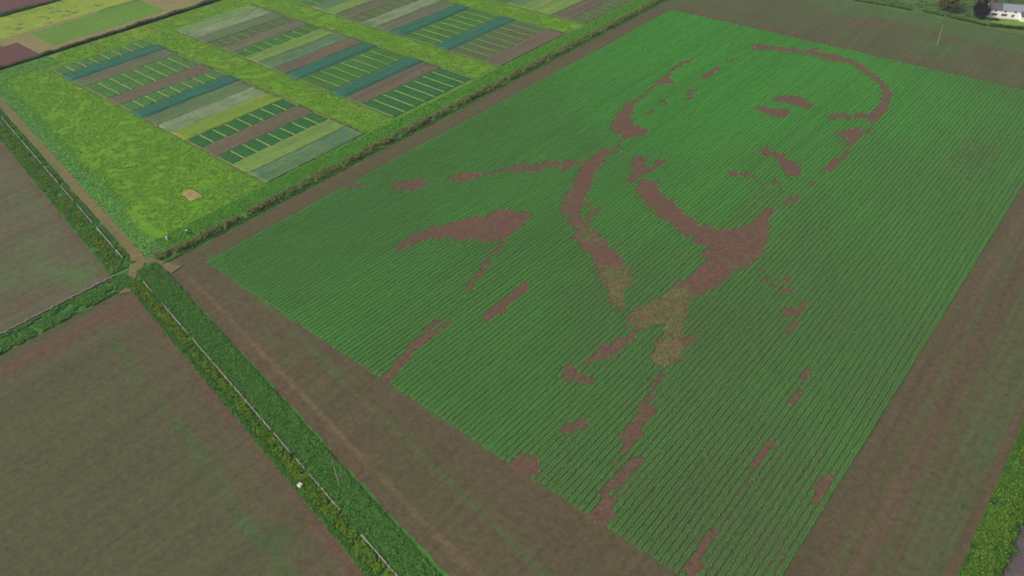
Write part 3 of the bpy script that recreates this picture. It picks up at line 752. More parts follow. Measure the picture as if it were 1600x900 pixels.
PATHC = {'dark': M_path, 'mid': M_path, 'faint': ground_mat('weedy path', C(118, 136, 84), C(128, 140, 88), fine=1.6),
         'bright': ground_mat('pale green path', C(130, 170, 98), C(112, 156, 78), fine=1.6)}
ORD = ['first', 'second', 'third', 'fourth', 'fifth', 'sixth', 'seventh', 'eighth', 'ninth', 'tenth', 'eleventh', 'twelfth', 'thirteenth', 'fourteenth', 'fifteenth', 'sixteenth']

def slab(name, w, l, h, mat, seed, step=0.8, rough=0.12, edge=0.6, jx=0.9, jy=1.6):
    """a block of standing crop: uneven top, sloping ragged sides, centred on x, from y=0"""
    nx = max(4, int(w / step)); nyy = max(4, int(l / step))
    xs = np.concatenate([[0, 0.0], np.linspace(edge, w - edge, nx), [w, w]]); ys = np.concatenate([[0, 0.0], np.linspace(edge, l - edge, nyy), [l, l]])
    X, Y = np.meshgrid(xs, ys, indexing='ij')
    Z = h * (0.8 + 0.4 * fbm(X, Y, 1.6, 3, seed)) + rough * (fbm(X, Y, 0.7, 2, seed + 5) - 0.5)
    Z[:2, :] *= 0.55; Z[-2:, :] *= 0.55; Z[:, :2] *= 0.55; Z[:, -2:] *= 0.55
    Z[0, :] = 0; Z[-1, :] = 0; Z[:, 0] = 0; Z[:, -1] = 0
    X = X + jx * (fbm(X, Y, 1.6, 3, seed + 9) - 0.5); Y = Y + jy * (fbm(X, Y, 1.6, 3, seed + 13) - 0.5)
    V = np.stack([X - w / 2, Y, Z], -1).reshape(-1, 3)
    at = {'weed': 0.15 + 1.2 * (fbm(V[:, 0] * 1.5, V[:, 1], 6, 4, seed + 3) - 0.5) + 0.5 * (1 - sm(0.5, 3.0, np.minimum(V[:, 1], l - V[:, 1]))), 'tint': np.zeros(len(V))}
    me = mesh_np(name, V, grid_faces(len(xs), len(ys)), at, True)
    me.materials.append(mat)
    return me

def with_leaves(me_args, n, size, mat, seed):
    """slab plus leaves standing out of it, one mesh"""
    w, l, h = me_args
    nx = max(4, int(w / 0.7)); nyy = max(4, int(l / 0.7))
    xs = np.linspace(0, w, nx); ys = np.linspace(0, l, nyy)
    X, Y = np.meshgrid(xs, ys, indexing='ij')
    Z = h * (0.7 + 0.5 * fbm(X, Y, 1.4, 3, seed))
    Z[0, :] = 0; Z[-1, :] = 0; Z[:, 0] = 0; Z[:, -1] = 0
    V = np.stack([X - w / 2, Y, Z], -1).reshape(-1, 3); F = grid_faces(nx, nyy)
    r = np.random.default_rng(seed)
    P = np.stack([r.uniform(-w / 2 + .2, w / 2 - .2, n), r.uniform(.2, l - .2, n), h * r.uniform(0.75, 1.15, n)], -1)
    v, f = leaf_quads(P, size, 0.35, seed + 1)
    me = mesh_np('plot', np.concatenate([V, v]), np.concatenate([F, f + len(V)]))
    me.materials.append(mat)
    return me

PLOT_ME = {}
def plot_mesh(kind, w, seed):
    key = (kind, round(w, 1), seed % 3)
    if key not in PLOT_ME:
        PLOT_ME[key] = with_leaves((w, 4.4, 0.16 if kind != 'faint' else 0.10), int(w * 34), 0.42, PM[kind], 300 + len(PLOT_ME))
    return PLOT_ME[key]

LOOK = {'brown': 'bare brown', 'greybrown': 'grey brown sparse', 'greygreen': 'grey green', 'yg': 'pale lime cereal', 'yellow': 'yellowish green',
        'teal': 'bluish green', 'flower': 'white flowering', 'pale': 'pale streaky green'}
PLOOK = {'dark': 'dark green plots split by yellow paths', 'mid': 'mid green plots split by pale paths', 'faint': 'faint thin plots with weedy paths', 'bright': 'bright green plots with pale green paths'}

def block(by, y0, y1, mods, bname):
    """one block of side by side 9 m strips; mods = (x0, x1, what)"""
    o = sheet('bare_edge', mods[0][0] - 0.5, mods[-1][1] + 0.3, y0 - 1.0, y1 + 1.0, 1.0, 0.10, M_under, 0.5,
              {'weed': lambda X, Y: 0.9 * (fbm(X, Y, 5, 3, 151 + by) - 0.32) + 0.4}, seed=by)
    for n, (x0, x1, what) in enumerate(mods):
        xc = (x0 + x1) / 2; w = x1 - x0
        where = '%s trial block, %s strip from the scrubby hedge' % (bname, ORD[n])
        sd = by * 50 + n * 7
        if what == 'net':
            nx = 13; nyy = 60
            s = np.linspace(-1, 1, nx); t = np.linspace(0, 1, nyy)
            Sx, T = np.meshgrid(s, t, indexing='ij')
            prof = np.clip((1 - np.abs(Sx) ** 8), 0, 1)
            endf = np.clip(np.minimum(T, 1 - T) * 40, 0, 1) ** 0.6
            Yl = (y0 - 0.4) + (y1 - y0 + 0.8) * T - y0
            X = Sx * w * 0.46
            hoop = 0.06 * np.cos(2 * math.pi * Yl / 3.0)
            Z = (0.55 * prof + hoop * prof + 0.10 * (fbm(X * 2, Yl * 0.3, 1.2, 3, sd) - 0.5)) * endf
            Z[0, :] = Z[-1, :] = 0; 
            X = X + 0.25 * (fbm(Yl, X * 0, 3, 2, sd + 3) - 0.5) * np.sign(Sx)
            V = np.stack([X, Yl, Z], -1).reshape(-1, 3)
            o = add('netting_cover', mesh_np('netting_cover', V, grid_faces(nx, nyy), None, True), M_net, None, (xc, y0, 0.12))
            tag(o, 'teal netting cover over crop, ' + where, 'crop cover', 'netting covers on the trial strips')
        elif what.startswith('p:'):
            kind = what[2:]
            t = thing('trial_strip', PLOOK[kind] + ', ' + where, 'trial strip', (xc, y0, 0.12), 0, 'plot strips of the trial ground')
            V, F = [], []
            xs = np.linspace(-w / 2 + .15, w / 2 - .15, 8); ys = np.linspace(0, y1 - y0, 40)
            GX, GY = np.meshgrid(xs, ys, indexing='ij')
            GX = GX + .2 * (fbm(GX, GY, 1.2, 2, sd) - .5)
            add('path', mesh_np('path', np.stack([GX, GY, np.full_like(GX, 0.02)], -1).reshape(-1, 3), grid_faces(8, 40)), PATHC[kind], t)
            pn = 8; pl = (y1 - y0) / pn
            for k in range(pn):
                add('plot', plot_mesh(kind, w - 0.15, k + n), None, t, (0, k * pl + (pl - 4.4) / 2, 0.02))
        else:
            hgt = {'yg': 0.3, 'flower': 0.2, 'yellow': 0.2, 'pale': 0.2, 'teal': 0.16, 'greygreen': 0.14}.get(what, 0.09)
            me = slab('crop_strip', w + 0.35, y1 - y0, hgt, SM[what], sd, 0.9)
            o = add('crop_strip', me, None, None, (xc, y0, 0.105 + 0.012 * (n % 3)))
            tag(o, LOOK[what] + ' strip, ' + where, 'crop strip', 'crop strips of the trial ground')

M9 = lambda a, b: (a, b)
def mods(x, seq):
    out = []
    for what in seq:
        k = 1
        if isinstance(what, tuple): what, k = what
        out.append((x, x + 9.0 * k, what)); x += 9.0 * k
    return out
block(1, 104.3, 144.2, mods(-335.3, ['p:mid', 'net', 'greybrown', 'p:mid', 'p:mid', 'brown', 'p:mid', 'net', 'greygreen', 'flower', 'yellow', 'p:dark', 'brown', 'p:dark', 'yg', 'teal']), 'nearest')
block(2, 158.6, 199.0, mods(-335.3, ['pale', 'flower', 'greygreen', 'p:faint', 'greybrown', 'p:bright', 'yg', 'teal', 'brown', 'net', ('p:bright', 2), 'net', 'brown', ('p:dark', 1.9)]), 'second')
block(3, 213.4, 255.8, mods(-317.3, ['p:bright', 'teal', 'yg', 'greybrown', 'p:faint', 'flower', 'greybrown', 'net', ('p:bright', 2), 'net', ('p:faint', 2), 'brown']), 'third')
block(4, 270.0, 311.0, mods(-263.3, ['greybrown', 'p:bright', 'p:bright', 'teal', 'yg', 'yg', 'brown', 'p:faint']), 'farthest')

# bare straw rectangle in the near corner of the trial ground
M_straw = ground_mat('straw and bare earth', C(176, 150, 98), C(150, 146, 84), C(188, 172, 118), fine=1.4, fine_amt=0.4)
me = slab('straw_bed', 6.6, 3.9, 0.05, M_straw, 900, 0.3, 0.05, 0.25, 0.6, 0.6)
o = add('straw_bed', me, None, None, (-203.6, 84.3, 0.14)); o.rotation_euler = (0, 0, math.radians(-4))
tag(o, 'tan rectangle of straw and bare earth on the bright grass', 'straw bed')

# ------------------------------------------------------------------ grass, weeds, hedges
def leaf_object(name, P, size, mat, seed, label=None, cat=None, kind=None, tilt=0.9, aspect=0.3, up=0.0, group=None, parent=None):
    v, f = leaf_quads(P, size, tilt, seed, aspect, up)
    o = add(name, mesh_np(name, v, f), mat, parent, kind=kind)
    if label: tag(o, label, cat, group)
    return o

M_tuft = leaf_mat('bright grass blades', C(110, 174, 50), C(142, 188, 62), C(120, 172, 64), big=0.1)
M_rank = leaf_mat('rank grass blades', C(98, 170, 86), C(142, 204, 106), C(128, 196, 78), big=0.2)
M_vergel = leaf_mat('verge grass blades', C(58, 116, 50), C(116, 170, 76), C(90, 146, 60), big=0.3, mid=0.8)
M_yel = leaf_mat('yellow green weeds', C(96, 144, 40), C(150, 172, 48), C(82, 142, 54), big=0.4)
M_hedge = leaf_mat('hedge leaves', C(76, 100, 50), C(122, 140, 76), C(104, 132, 66), big=0.2)
M_seed = leaf_mat('tall seeding grass', C(104, 142, 66), C(178, 172, 118), C(128, 156, 78), big=0.3)
M_shrub = leaf_mat('bright shrub leaves', C(70, 116, 36), C(144, 182, 68), C(96, 148, 52), big=0.3)

# bright grass of the trial ground
x, y = scatter(-352, -190.5, 70, 345, 150000, 201)
d = y - L(x)
inb = np.zeros(len(x), bool)
for (bx0, bx1, by0, by1) in ((-335.8, -190.9, 103.7, 144.8), (-335.8, -190.9, 158.0, 199.6), (-318, -190.9, 212.8, 256.4), (-264, -190.9, 269.4, 311.6)):
    xj = x + 2.4 * (fbm(x, y, 2.2, 3, 209) - .5); yj = y + 2.4 * (fbm(x, y, 2.2, 3, 210) - .5)
    inb |= (xj > bx0) & (xj < bx1) & (yj > by0) & (yj < by1)
ok = (d > 8.0 + 3 * (fbm(x, y, 5, 3, 205) - .5)) & ~inb & (fbm(x, y, 3.0, 3, 207) > 0.36)
P = np.stack([x, y, 0.12 + 0.1 * RNG.random(len(x))], -1)
leaf_object('grass', P[ok], 0.62, M_tuft, 211, 'bright yellow green grass growing around the trial blocks', 'grass', 'stuff', 0.4, 0.28)
ok = (d > 4.8) & (d < 10.5 + 3 * (fbm(x, y, 5, 3, 205) - .5)) & ~inb
x2, y2 = scatter(-352, -186, 60, 92, 26000, 202)
d2 = y2 - L(x2)
k = (d2 > 4.8) & (d2 < 9.5 + 4 * (fbm(x2, y2, 5, 3, 205) - .5))
x3, y3 = scatter(-352, -341, 74, 110, 5000, 203)
xa = np.concatenate([x[ok], x2[k], x3]); ya = np.concatenate([y[ok], y2[k], y3])
leaf_object('grass', np.stack([xa, ya, 0.10 + 0.12 * RNG.random(len(xa))], -1), 0.8, M_rank, 213, 'rank dark green grass between the dirt track and bright grass', 'grass', 'stuff', 0.3, 0.28, 0.0)

# near verge: grass on the field side of the wall, yellow weeds on the other
n = 52000
x = RNG.uniform(-181, 10, n); t = RNG.random(n)
y = L(x) + 0.2 + t * (5.9 - 0.006 * (x + 174)) * 1.0
clump = 0.25 + 0.75 * fbm(x, y, 1.6, 3, 221)
leaf_object('grass', np.stack([x, y, 0.08 + 0.5 * clump * RNG.random(n)], -1), 0.6, M_vergel, 223, 'lush dark green grass strip between pale wall and soil margin', 'grass', 'stuff', 0.5, 0.28, 0.15)
n = 22000
x = RNG.uniform(-177, 5, n)
y = L(x) - 1.5 + RNG.normal(0, 0.55, n)
cl = fbm(x, y, 1.4, 3, 225)
k = cl > 0.36
leaf_object('weeds', np.stack([x, y, 0.12 + 0.7 * cl * RNG.random(n)], -1)[k], 0.6, M_yel, 227, 'yellow green flowering weeds along the lower side of the wall', 'weeds', 'stuff', 1.0, 0.32, 0.2)
n = 14000
x = RNG.uniform(-177, 5, n); y = L(x) - 3.2 + RNG.normal(0, 0.32, n)
leaf_object('grass', np.stack([x, y, 0.1 + 0.3 * RNG.random(n)], -1), 0.45, M_vergel, 229, 'low grass fringe along the edge of the lower field', 'grass', 'stuff', 0.9, 0.25, 0.2)
# upper verge left of the crossing
n = 26000
x = RNG.uniform(-330, -185, n); y = L(x) + RNG.uniform(-5.2, 1.7, n)
cl = fbm(x, y, 1.8, 3, 231)
k = (cl > 0.38) & (np.abs(y - L(x)) > 0.35)
leaf_object('grass', np.stack([x, y, 0.08 + 0.4 * cl * RNG.random(n)], -1)[k], 0.6, M_vergel, 233, 'dark green verge grass between left field and dirt track', 'grass', 'stuff', 0.35, 0.28, 0.0)
n = 14000
x = RNG.uniform(-330, -186, n); y = L(x) - 2.3 + RNG.normal(0, 1.0, n)
cl = fbm(x, y, 3.0, 3, 235); k = cl > 0.5
leaf_object('weeds', np.stack([x, y, 0.12 + 0.6 * cl * RNG.random(n)], -1)[k], 0.55, M_yel, 237, 'yellowish weed clumps beside the left field', 'weeds', 'stuff', 1.0, 0.3, 0.2)
# verge below the left field wall
n = 15000
x = RNG.uniform(-182.9, -176.6, n); y = RNG.uniform(10, 53.5, n)
cl = fbm(x, y, 1.8, 3, 241); k = cl > 0.36
leaf_object('grass', np.stack([x, y, 0.1 + 0.6 * cl * RNG.random(n)], -1)[k], 0.6, M_vergel, 243, 'grass strip between grey wall and lower field', 'grass', 'stuff', 0.35, 0.28, 0.0)

# tall grassy hedge between trial ground and main field
n = 60000
y = RNG.uniform(62, 345, n); x = -181.0 + RNG.normal(0, 0.75, n) - 1.2 * sm(70, 62, y)
cl = fbm(x, y, 2.2, 3, 245)
leaf_object('grass_hedge', np.stack([x, y, 0.1 + 1.9 * cl * RNG.random(n) ** 0.7], -1)[cl > 0.33], 0.6, M_seed, 247, 'long strip of tall seeding grass between trial blocks and crop field', 'hedge', None, 1.1, 0.22, 0.5)
n = 26000
y = RNG.uniform(66, 345, n); x = RNG.uniform(-190.2, -183.2, n)
leaf_object('grass', np.stack([x, y, 0.06 + 0.12 * RNG.random(n)], -1), 0.55, leaf_mat('fresh verge blades', C(84, 164, 46), C(120, 194, 66), C(104, 180, 56), big=0.2), 249, 'fresh green mown strip beside the tall seeding grass', 'grass', 'stuff', 0.8, 0.28, 0.1)
n = 9000
y = RNG.uniform(62, 345, n); x = -178.6 + RNG.normal(0, 0.3, n)
leaf_object('grass', np.stack([x, y, 0.05 + 0.3 * RNG.random(n)], -1), 0.45, M_vergel, 250, 'thin green fringe below the tall seeding grass', 'grass', 'stuff', 0.9, 0.25, 0.2)

# scrubby hedge on the far left and the one beyond
def hedge(name, x0, y0, y1, width, height, per_m, mat, seed, label, lean=0.0):
    r = np.random.default_rng(seed)
    n = int((y1 - y0) * per_m)
    y = r.uniform(y0, y1, n)
    hh = height * (0.35 + 0.9 * fbm(y, y * 0, 5.0, 3, seed))
    a = r.uniform(0, math.pi, n); q = r.random(n) ** 0.4
    x = x0 + lean * (y - y0) + width * np.cos(a) * q * (0.5 + 0.7 * fbm(y, y * 0 + 9, 4, 2, seed + 1))
    z = 0.1 + hh * np.sin(a) * q
    return leaf_object(name, np.stack([x, y, z], -1), 0.75, mat, seed, label, 'hedge', None, 1.2, 0.35)
hedge('scrub_hedge', -354.0, 70, 250, 0.9, 1.5, 120, M_hedge, 251, 'dark scrubby hedge along the left edge of the trial ground', 0.006)
hedge('scrub_hedge', -421.8, 80, 250, 1.2, 1.8, 70, M_hedge, 253, 'dark low hedge at far left corner below the red soil', 0.02)

# bright shrubs by the lane, bottom right
M_bark = plain_mat('bark', C(88, 74, 58), C(70, 60, 48), scale=6)
def shrub(px, py, rx, h, seed, label):
    r = np.random.default_rng(seed)
    t = thing('shrub', label, 'shrub', (px, py, 0), 0, 'shrubs beside the gravel lane')
    mb = MB()
    for k in range(5):
        a = r.uniform(0, 6.28)
        mb.tube((0.1 * math.cos(a), 0.1 * math.sin(a), 0), (rx * 0.5 * math.cos(a), rx * 0.5 * math.sin(a), h * 0.75), 0.06, 0.02, 6)
    mb.build('stem', M_bark, t)
    n = int(500 * rx * rx * 1.3)
    cl = r.normal(0, 1, (44, 3)); cl /= np.linalg.norm(cl, axis=1)[:, None]; cl[:, 2] = np.abs(cl[:, 2])
    c = cl[r.integers(0, 44, n)] * r.uniform(0.35, 1.1, (n, 1)) + r.normal(0, 0.16, (n, 3))
    P = np.stack([c[:, 0] * rx, c[:, 1] * rx, np.clip(0.15 + (c[:, 2] * 0.95 + 0.02) * h, 0.08, None)], -1)
    v, f = leaf_quads(P, 0.40, 0.9, seed, 0.4)
    add('foliage', mesh_np('foliage', v, f), M_shrub, t)
for k, (py, rx, h, px) in enumerate(((98.5, 1.9, 1.7, 12.4), (102.0, 2.0, 2.0, 12.2), (105.6, 1.7, 1.6, 12.7), (109.0, 2.1, 2.1, 12.4), (112.8, 1.8, 1.9, 12.2), (116.4, 2.0, 2.2, 12.6), (120.4, 1.9, 1.8, 12.3), (124.4, 2.0, 2.0, 12.6), (128.6, 1.9, 1.9, 12.4), (133.0, 2.0, 2.1, 12.8))):
    shrub(px, py, rx * 1.2, h * 0.6, 400 + k, 'bright green shrub by the gravel lane, %s from the bottom edge' % ORD[k])
n = 30000
x = RNG.uniform(9.2, 14.6, n); y = RNG.uniform(85, 190, n)
leaf_object('grass', np.stack([x, y, 0.1 + (0.4 + 0.9 * sm(10.2, 11.5, x)) * fbm(x, y, 2, 3, 255) * RNG.random(n)], -1), 0.5, leaf_mat('bright verge blades', C(76, 128, 40), C(112, 158, 56), C(64, 116, 62), big=0.3), 257, 'bright grass verge between the soil margin and lane shrubs', 'grass', 'stuff', 0.35, 0.28, 0.0)
n = 5000
x = RNG.uniform(18.0, 22, n); y = RNG.uniform(85, 150, n)
leaf_object('grass', np.stack([x, y, 0.1 + 0.4 * RNG.random(n)], -1), 0.5, M_vergel, 259, 'green grass on the outer side of the gravel lane', 'grass', 'stuff', 0.35, 0.28, 0.0)

# ------------------------------------------------------------------ old stone walls
M_stone = plain_mat('pale wall stone', C(184, 186, 176), C(124, 126, 112), rough=0.9, scale=2.5, bump=0.4)
M_stone2 = plain_mat('grey wall stone', C(186, 180, 164), C(138, 134, 120), rough=0.9, scale=2.5, bump=0.4)
def stone_wall(p, q, mat, seed, label, height=0.62, width=0.24, group='old stone walls'):
    r = np.random.default_rng(seed)
    p = np.array(p, float); q = np.array(q, float)
    ln = np.linalg.norm(q - p); ang = math.atan2(q[1] - p[1], q[0] - p[0])
    t = thing('stone_wall', label, 'wall', (p[0], p[1], 0), ang, group)
    for cname, z0, z1, wd in (('wall_course', 0.0, height * 0.38, width * 1.15), ('wall_course', height * 0.38, height * 0.74, width), ('coping', height * 0.74, height, width * 0.92)):
        mb = MB(); s = 0.0
        while s < ln:
            l = r.uniform(0.35, 0.8)
            if r.random() > 0.42 or cname != 'coping':
                e = r.uniform(-.05, .05, 8)
                zt = z1 + r.uniform(-.10, .06)
                a, b = s + 0.015, min(s + l, ln + .1) - 0.015
                w2 = wd / 2
                mb.hexa([(a, -w2 + e[0], z0), (b, -w2 + e[1], z0), (b, w2 + e[2], z0), (a, w2 + e[3], z0),
                         (a + .03, -w2 + .04 + e[4], zt), (b - .03, -w2 + .04 + e[5], zt + .02), (b - .03, w2 - .04 + e[6], zt), (a + .03, w2 - .04 + e[7], zt)])
            s += l
        mb.build(cname, mat, t)
segs = [(-306, -284), (-281.5, -259.5), (-257.3, -243.2), (-240.8, -229.0), (-225.6, -212.6), (-209.6, -195.4), (-194.6, -189.4)]
for k, (a, b) in enumerate(segs[::-1]):
    stone_wall((a, float(L(a))), (b, float(L(b))), M_stone, 500 + k, 'pale stone wall length by the dirt track, %s from the crossing' % ORD[k])
segs = [(-175.2, -169.2), (-163.2, -147.6), (-145.4, -107.6), (-106.4, -99.6), (-97.6, -94.2), (-92.4, -81.6), (-74.6, -40)]
for k, (a, b) in enumerate(segs):
    stone_wall((a, float(L(a))), (b, float(L(b))), M_stone, 520 + k, 'pale stone wall length by the lush verge, %s from the crossing' % ORD[k])
stone_wall((-183.5, 51.8), (-183.5, 0), M_stone2, 540, 'grey stone wall between left field and lower grass strip', 0.7, 0.36)

# ------------------------------------------------------------------ poles, box, barrels
M_wood = plain_mat('weathered pole wood', C(190, 184, 168), C(156, 150, 136), scale=4, stretch=(6, 6, 0.6))
M_metal = plain_mat('galvanised metal', C(150, 152, 150), C(128, 130, 130), rough=0.5, scale=8)
M_glassy = plain_mat('porcelain insulator', C(120, 92, 74), C(100, 78, 64), rough=0.25, spec=0.5)
M_wood3 = plain_mat('green grey pole wood', C(128, 138, 110), C(110, 120, 96), scale=4)  # darker greenish tone, so the third pole stands out less
def pole(x, y, h, label, rz=0.0, wood=M_wood):
    t = thing('utility_pole', label, 'pole', (x, y, 0), rz, 'wooden poles standing in the fields')
    mb = MB(); mb.tube((0, 0, -0.3), (0, 0, h), 0.11, 0.08, 10); mb.build('shaft', wood, t)
    mb = MB(); mb.box(-0.75, 0.75, -0.17, -0.125, h - 0.55, h - 0.41); a = mb.build('crossarm', wood, t)
    for dx in (-0.65, 0.0, 0.65):
        mb = MB(); mb.lathe((dx, -0.148, h - 0.41), [(0.02, 0), (0.03, 0.06), (0.07, 0.08), (0.07, 0.12), (0.04, 0.14), (0.06, 0.17), (0.03, 0.22)], 8)
        mb.build('insulator', M_glassy, a)
    mb = MB(); mb.tube((0, 0, h), (0, 0, h + 0.05), 0.14, 0.09, 10); mb.build('cap', M_metal, t)
pole(-65.4, 331.5, 7.9, 'pale wooden pole standing in the far margin near the farmhouse', math.radians(60))
pole(-85.7, 45.2, 8.2, 'thin grey wooden pole rising from the lush verge by the pale wall', math.radians(60))
pole(-108.3, 346.6, 8.0, 'faint wooden pole at the top edge on the green far margin', math.radians(60), M_wood3)

M_white = plain_mat('white plastic', C(236, 232, 218), C(214, 208, 192), rough=0.45, scale=3, spec=0.4)
M_wood2 = plain_mat('pallet timber', C(150, 128, 98), C(124, 106, 82), scale=5)
t = thing('storage_box', 'small cream white box in the weeds beside the lower field', 'box', (-91.6, 40.5, 0.1), math.radians(14))
t.scale = (0.78, 0.78, 0.78)
mb = MB(); mb.box(-.55, .55, -.5, .5, .14, .95); b = mb.build('body', M_white, t)
mb = MB()
for sx in (-.56, .56):
    for yy in (-.32, 0, .32): mb.box(sx - .02, sx + .02, yy - .03, yy + .03, .16, .93)
mb.build('rib', M_white, b)
mb = MB(); mb.hexa([(-.6, -.55, .95), (.6, -.55, .95), (.6, .55, .95), (-.6, .55, .95), (-.52, -.47, 1.06), (.52, -.47, 1.06), (.52, .47, 1.06), (-.52, .47, 1.06)]); mb.build('lid', M_white, t)
for yy in (-.42, 0, .42):
    mb = MB(); mb.box(-.6, .6, yy - .06, yy + .06, 0, .13); mb.build('pallet_slat', M_wood2, t)

M_blue = plain_mat('blue green plastic', C(70, 124, 130), C(58, 108, 116), rough=0.4, spec=0.4)
def barrel(x, y, s, mat, capm, label):
    t = thing('barrel', label, 'barrel', (x, y, 0.1), 0)
    mb = MB(); mb.lathe((0, 0, 0), [(.27 * s, 0), (.3 * s, .05 * s), (.3 * s, .3 * s), (.32 * s, .33 * s), (.3 * s, .36 * s), (.3 * s, .62 * s), (.32 * s, .65 * s), (.3 * s, .68 * s), (.3 * s, .9 * s), (.26 * s, .96 * s)]); mb.build('body', mat, t)
    mb = MB(); mb.lathe((0, 0, .96 * s), [(.27 * s, 0), (.28 * s, .03 * s), (.26 * s, .06 * s), (.1 * s, .065 * s)]); mb.build('lid', capm, t)
barrel(-187.9, 69.0, 1.0, M_white, M_white, 'white barrel in the long grass near the track junction')
barrel(-185.9, 74.0, 1.2, M_blue, M_white, 'blue green barrel with white lid beside the tall grass strip')
t = thing('metal_gate', 'grey metal gate lying in the grass near the track junction', 'gate', (-186.6, 64.6, 0.35), math.radians(70))
mb = MB()
for zz in (-.5, .5): mb.tube((-1.3, zz, 0), (1.3, zz, 0.05), .03, .03, 6)
for xx in (-1.3, 1.3): mb.tube((xx, -.5, .02), (xx, .5, .02), .03, .03, 6)
mb.build('frame', M_metal, t)
for k in range(4):
    mb = MB(); yy = -.3 + .2 * k; mb.tube((-1.3, yy, .02), (1.3, yy, .02), .02, .02, 6); mb.build('bar', M_metal, t)
t = thing('sack', 'small white sack lying at the scrubby hedge', 'sack', (-354.6, 134.8, 0.05), 0.4)
xs = np.linspace(-1, 1, 9); GX, GY = np.meshgrid(xs, xs, indexing='ij')
q = np.clip(1 - np.maximum(np.abs(GX), np.abs(GY)) ** 4, 0, 1) ** .5
vt = np.stack([GX * .6, GY * .45, .75 * q * (.8 + .4 * fbm(GX, GY, .5, 2, 3))], -1).reshape(-1, 3)
add('cloth', mesh_np('cloth', vt, grid_faces(9, 9), None, True), M_white, t)
mb = MB(); mb.tube((.5, 0, .35), (.85, .05, .42), .12, .2, 8); mb.build('tied_neck', M_white, t)

# ------------------------------------------------------------------ farmhouse, its trees and hedges
M_render = plain_mat('white render', (0.86, 0.86, 0.86, 1), (0.80, 0.81, 0.81, 1), rough=0.85, scale=1.2)
M_slate = plain_mat('grey slate', C(112, 110, 114), C(96, 92, 98), rough=0.6, scale=2.0, spec=0.3)
M_slate2 = plain_mat('pale slate', C(158, 166, 180), C(140, 148, 164), rough=0.5, scale=2.0, spec=0.35)
M_pane = plain_mat('window glass', (0.02, 0.024, 0.03, 1), rough=0.08, spec=0.6)
M_frame = plain_mat('window frame', C(228, 228, 228), rough=0.5)
M_door = plain_mat('dark door', C(70, 72, 84), C(58, 60, 72), rough=0.5)
M_brick = plain_mat('chimney brick', C(140, 110, 96), C(118, 96, 86), scale=6)
hs = thing('farmhouse', 'long white farmhouse with grey slate roof at the top right', 'house', (-58.6, 373.0, 0.2), math.radians(22))
HL, HD, HE, HR = 21.0, 5.2, 3.6, 5.35
wins = [(1.7, 3.9, 0.9, 2.0), (5.4, 7.6, 0.9, 2.0), (9.2, 10.3, 0.7, 1.9), (6.0, 7.0, 2.55, 3.35), (9.8, 10.8, 2.55, 3.35), (2.4, 3.4, 2.55, 3.35), (12.6, 13.6, 2.55, 3.35)]
xs = sorted({0.0, HL, *[w[0] for w in wins], *[w[1] for w in wins]})
zs = sorted({0.0, HE, *[w[2] for w in wins], *[w[3] for w in wins]})
mb = MB()
for a, b in zip(xs, xs[1:]):
    for c, d in zip(zs, zs[1:]):
        mx, mz = (a + b) / 2, (c + d) / 2
        if not any(w[0] < mx < w[1] and w[2] < mz < w[3] for w in wins):
            mb.quad((a, 0, c), (b, 0, c), (b, 0, d), (a, 0, d))
for (a, b, c, d) in wins:                     # reveals
    mb.quad((a, 0, c), (a, 0, d), (a, .2, d), (a, .2, c)); mb.quad((b, 0, c), (b, .2, c), (b, .2, d), (b, 0, d))
    mb.quad((a, 0, c), (a, .2, c), (b, .2, c), (b, 0, c)); mb.quad((a, 0, d), (b, 0, d), (b, .2, d), (a, .2, d))
mb.quad((0, HD, 0), (0, HD, HE), (HL, HD, HE), (HL, HD, 0))
for xx in (0.0, HL):
    mb.quad((xx, 0, 0), (xx, 0, HE), (xx, HD, HE), (xx, HD, 0)); mb.tri((xx, 0, HE), (xx, HD / 2, HR), (xx, HD, HE))
wall = mb.build('wall', M_render, hs)
for (a, b, c, d) in wins:
    mb = MB()
    mb.box(a, b, .14, .19, c, c + .09); mb.box(a, b, .14, .19, d - .09, d); mb.box(a, a + .09, .14, .19, c + .09, d - .09); mb.box(b - .09, b, .14, .19, c + .09, d - .09)
    nm = 2 if b - a > 1.5 else 1
    for k in range(nm): 
        mxx = a + (b - a) * (k + 1) / (nm + 1); mb.box(mxx - .04, mxx + .04, .141, .189, c + .09, d - .09)
    wo_ = mb.build('window', M_frame, hs)
    mb = MB(); mb.quad((a, .198, c), (b, .198, c), (b, .198, d), (a, .198, d)); mb.build('pane', M_pane, wo_)
    mb = MB(); mb.box(a - .1, b + .1, -.1, -.003, c - .12, c - .01); mb.build('sill', M_frame, wo_)
def roof(x0, x1, rise, mat, ov=0.35):
    mb = MB(); hy = HD / 2; sl = (HR + rise - HE) / hy
    for sgn in (-1, 1):
        y_e = hy + sgn * (hy + ov); z_e = HE - sl * ov + .04
        # slates laid in courses, each a thin step
        nc = 11
        for k in range(nc):
            t0, t1 = k / nc, (k + 1) / nc
            ya, za = y_e + (hy - y_e) * t0, z_e + (HR + rise + .04 - z_e) * t0
            yb, zb = y_e + (hy - y_e) * t1, z_e + (HR + rise + .04 - z_e) * t1
            p = [(x0, ya, za + .05), (x1, ya, za + .05), (x1, yb, zb + .02), (x0, yb, zb + .02)]
            mb.hexa([(q[0], q[1], q[2] - .05) for q in p] + p)
    r = mb.build('roof', mat, hs)
    mb = MB(); mb.tube((x0, hy, HR + rise + .08), (x1, hy, HR + rise + .08), .12, .12, 8); mb.build('ridge', M_slate, r)
    return r
r1 = roof(-0.25, 5.2, 0.15, M_slate); r2 = roof(5.26, 14.2, 0.0, M_slate2); r3 = roof(14.26, HL + .25, -0.1, M_slate)
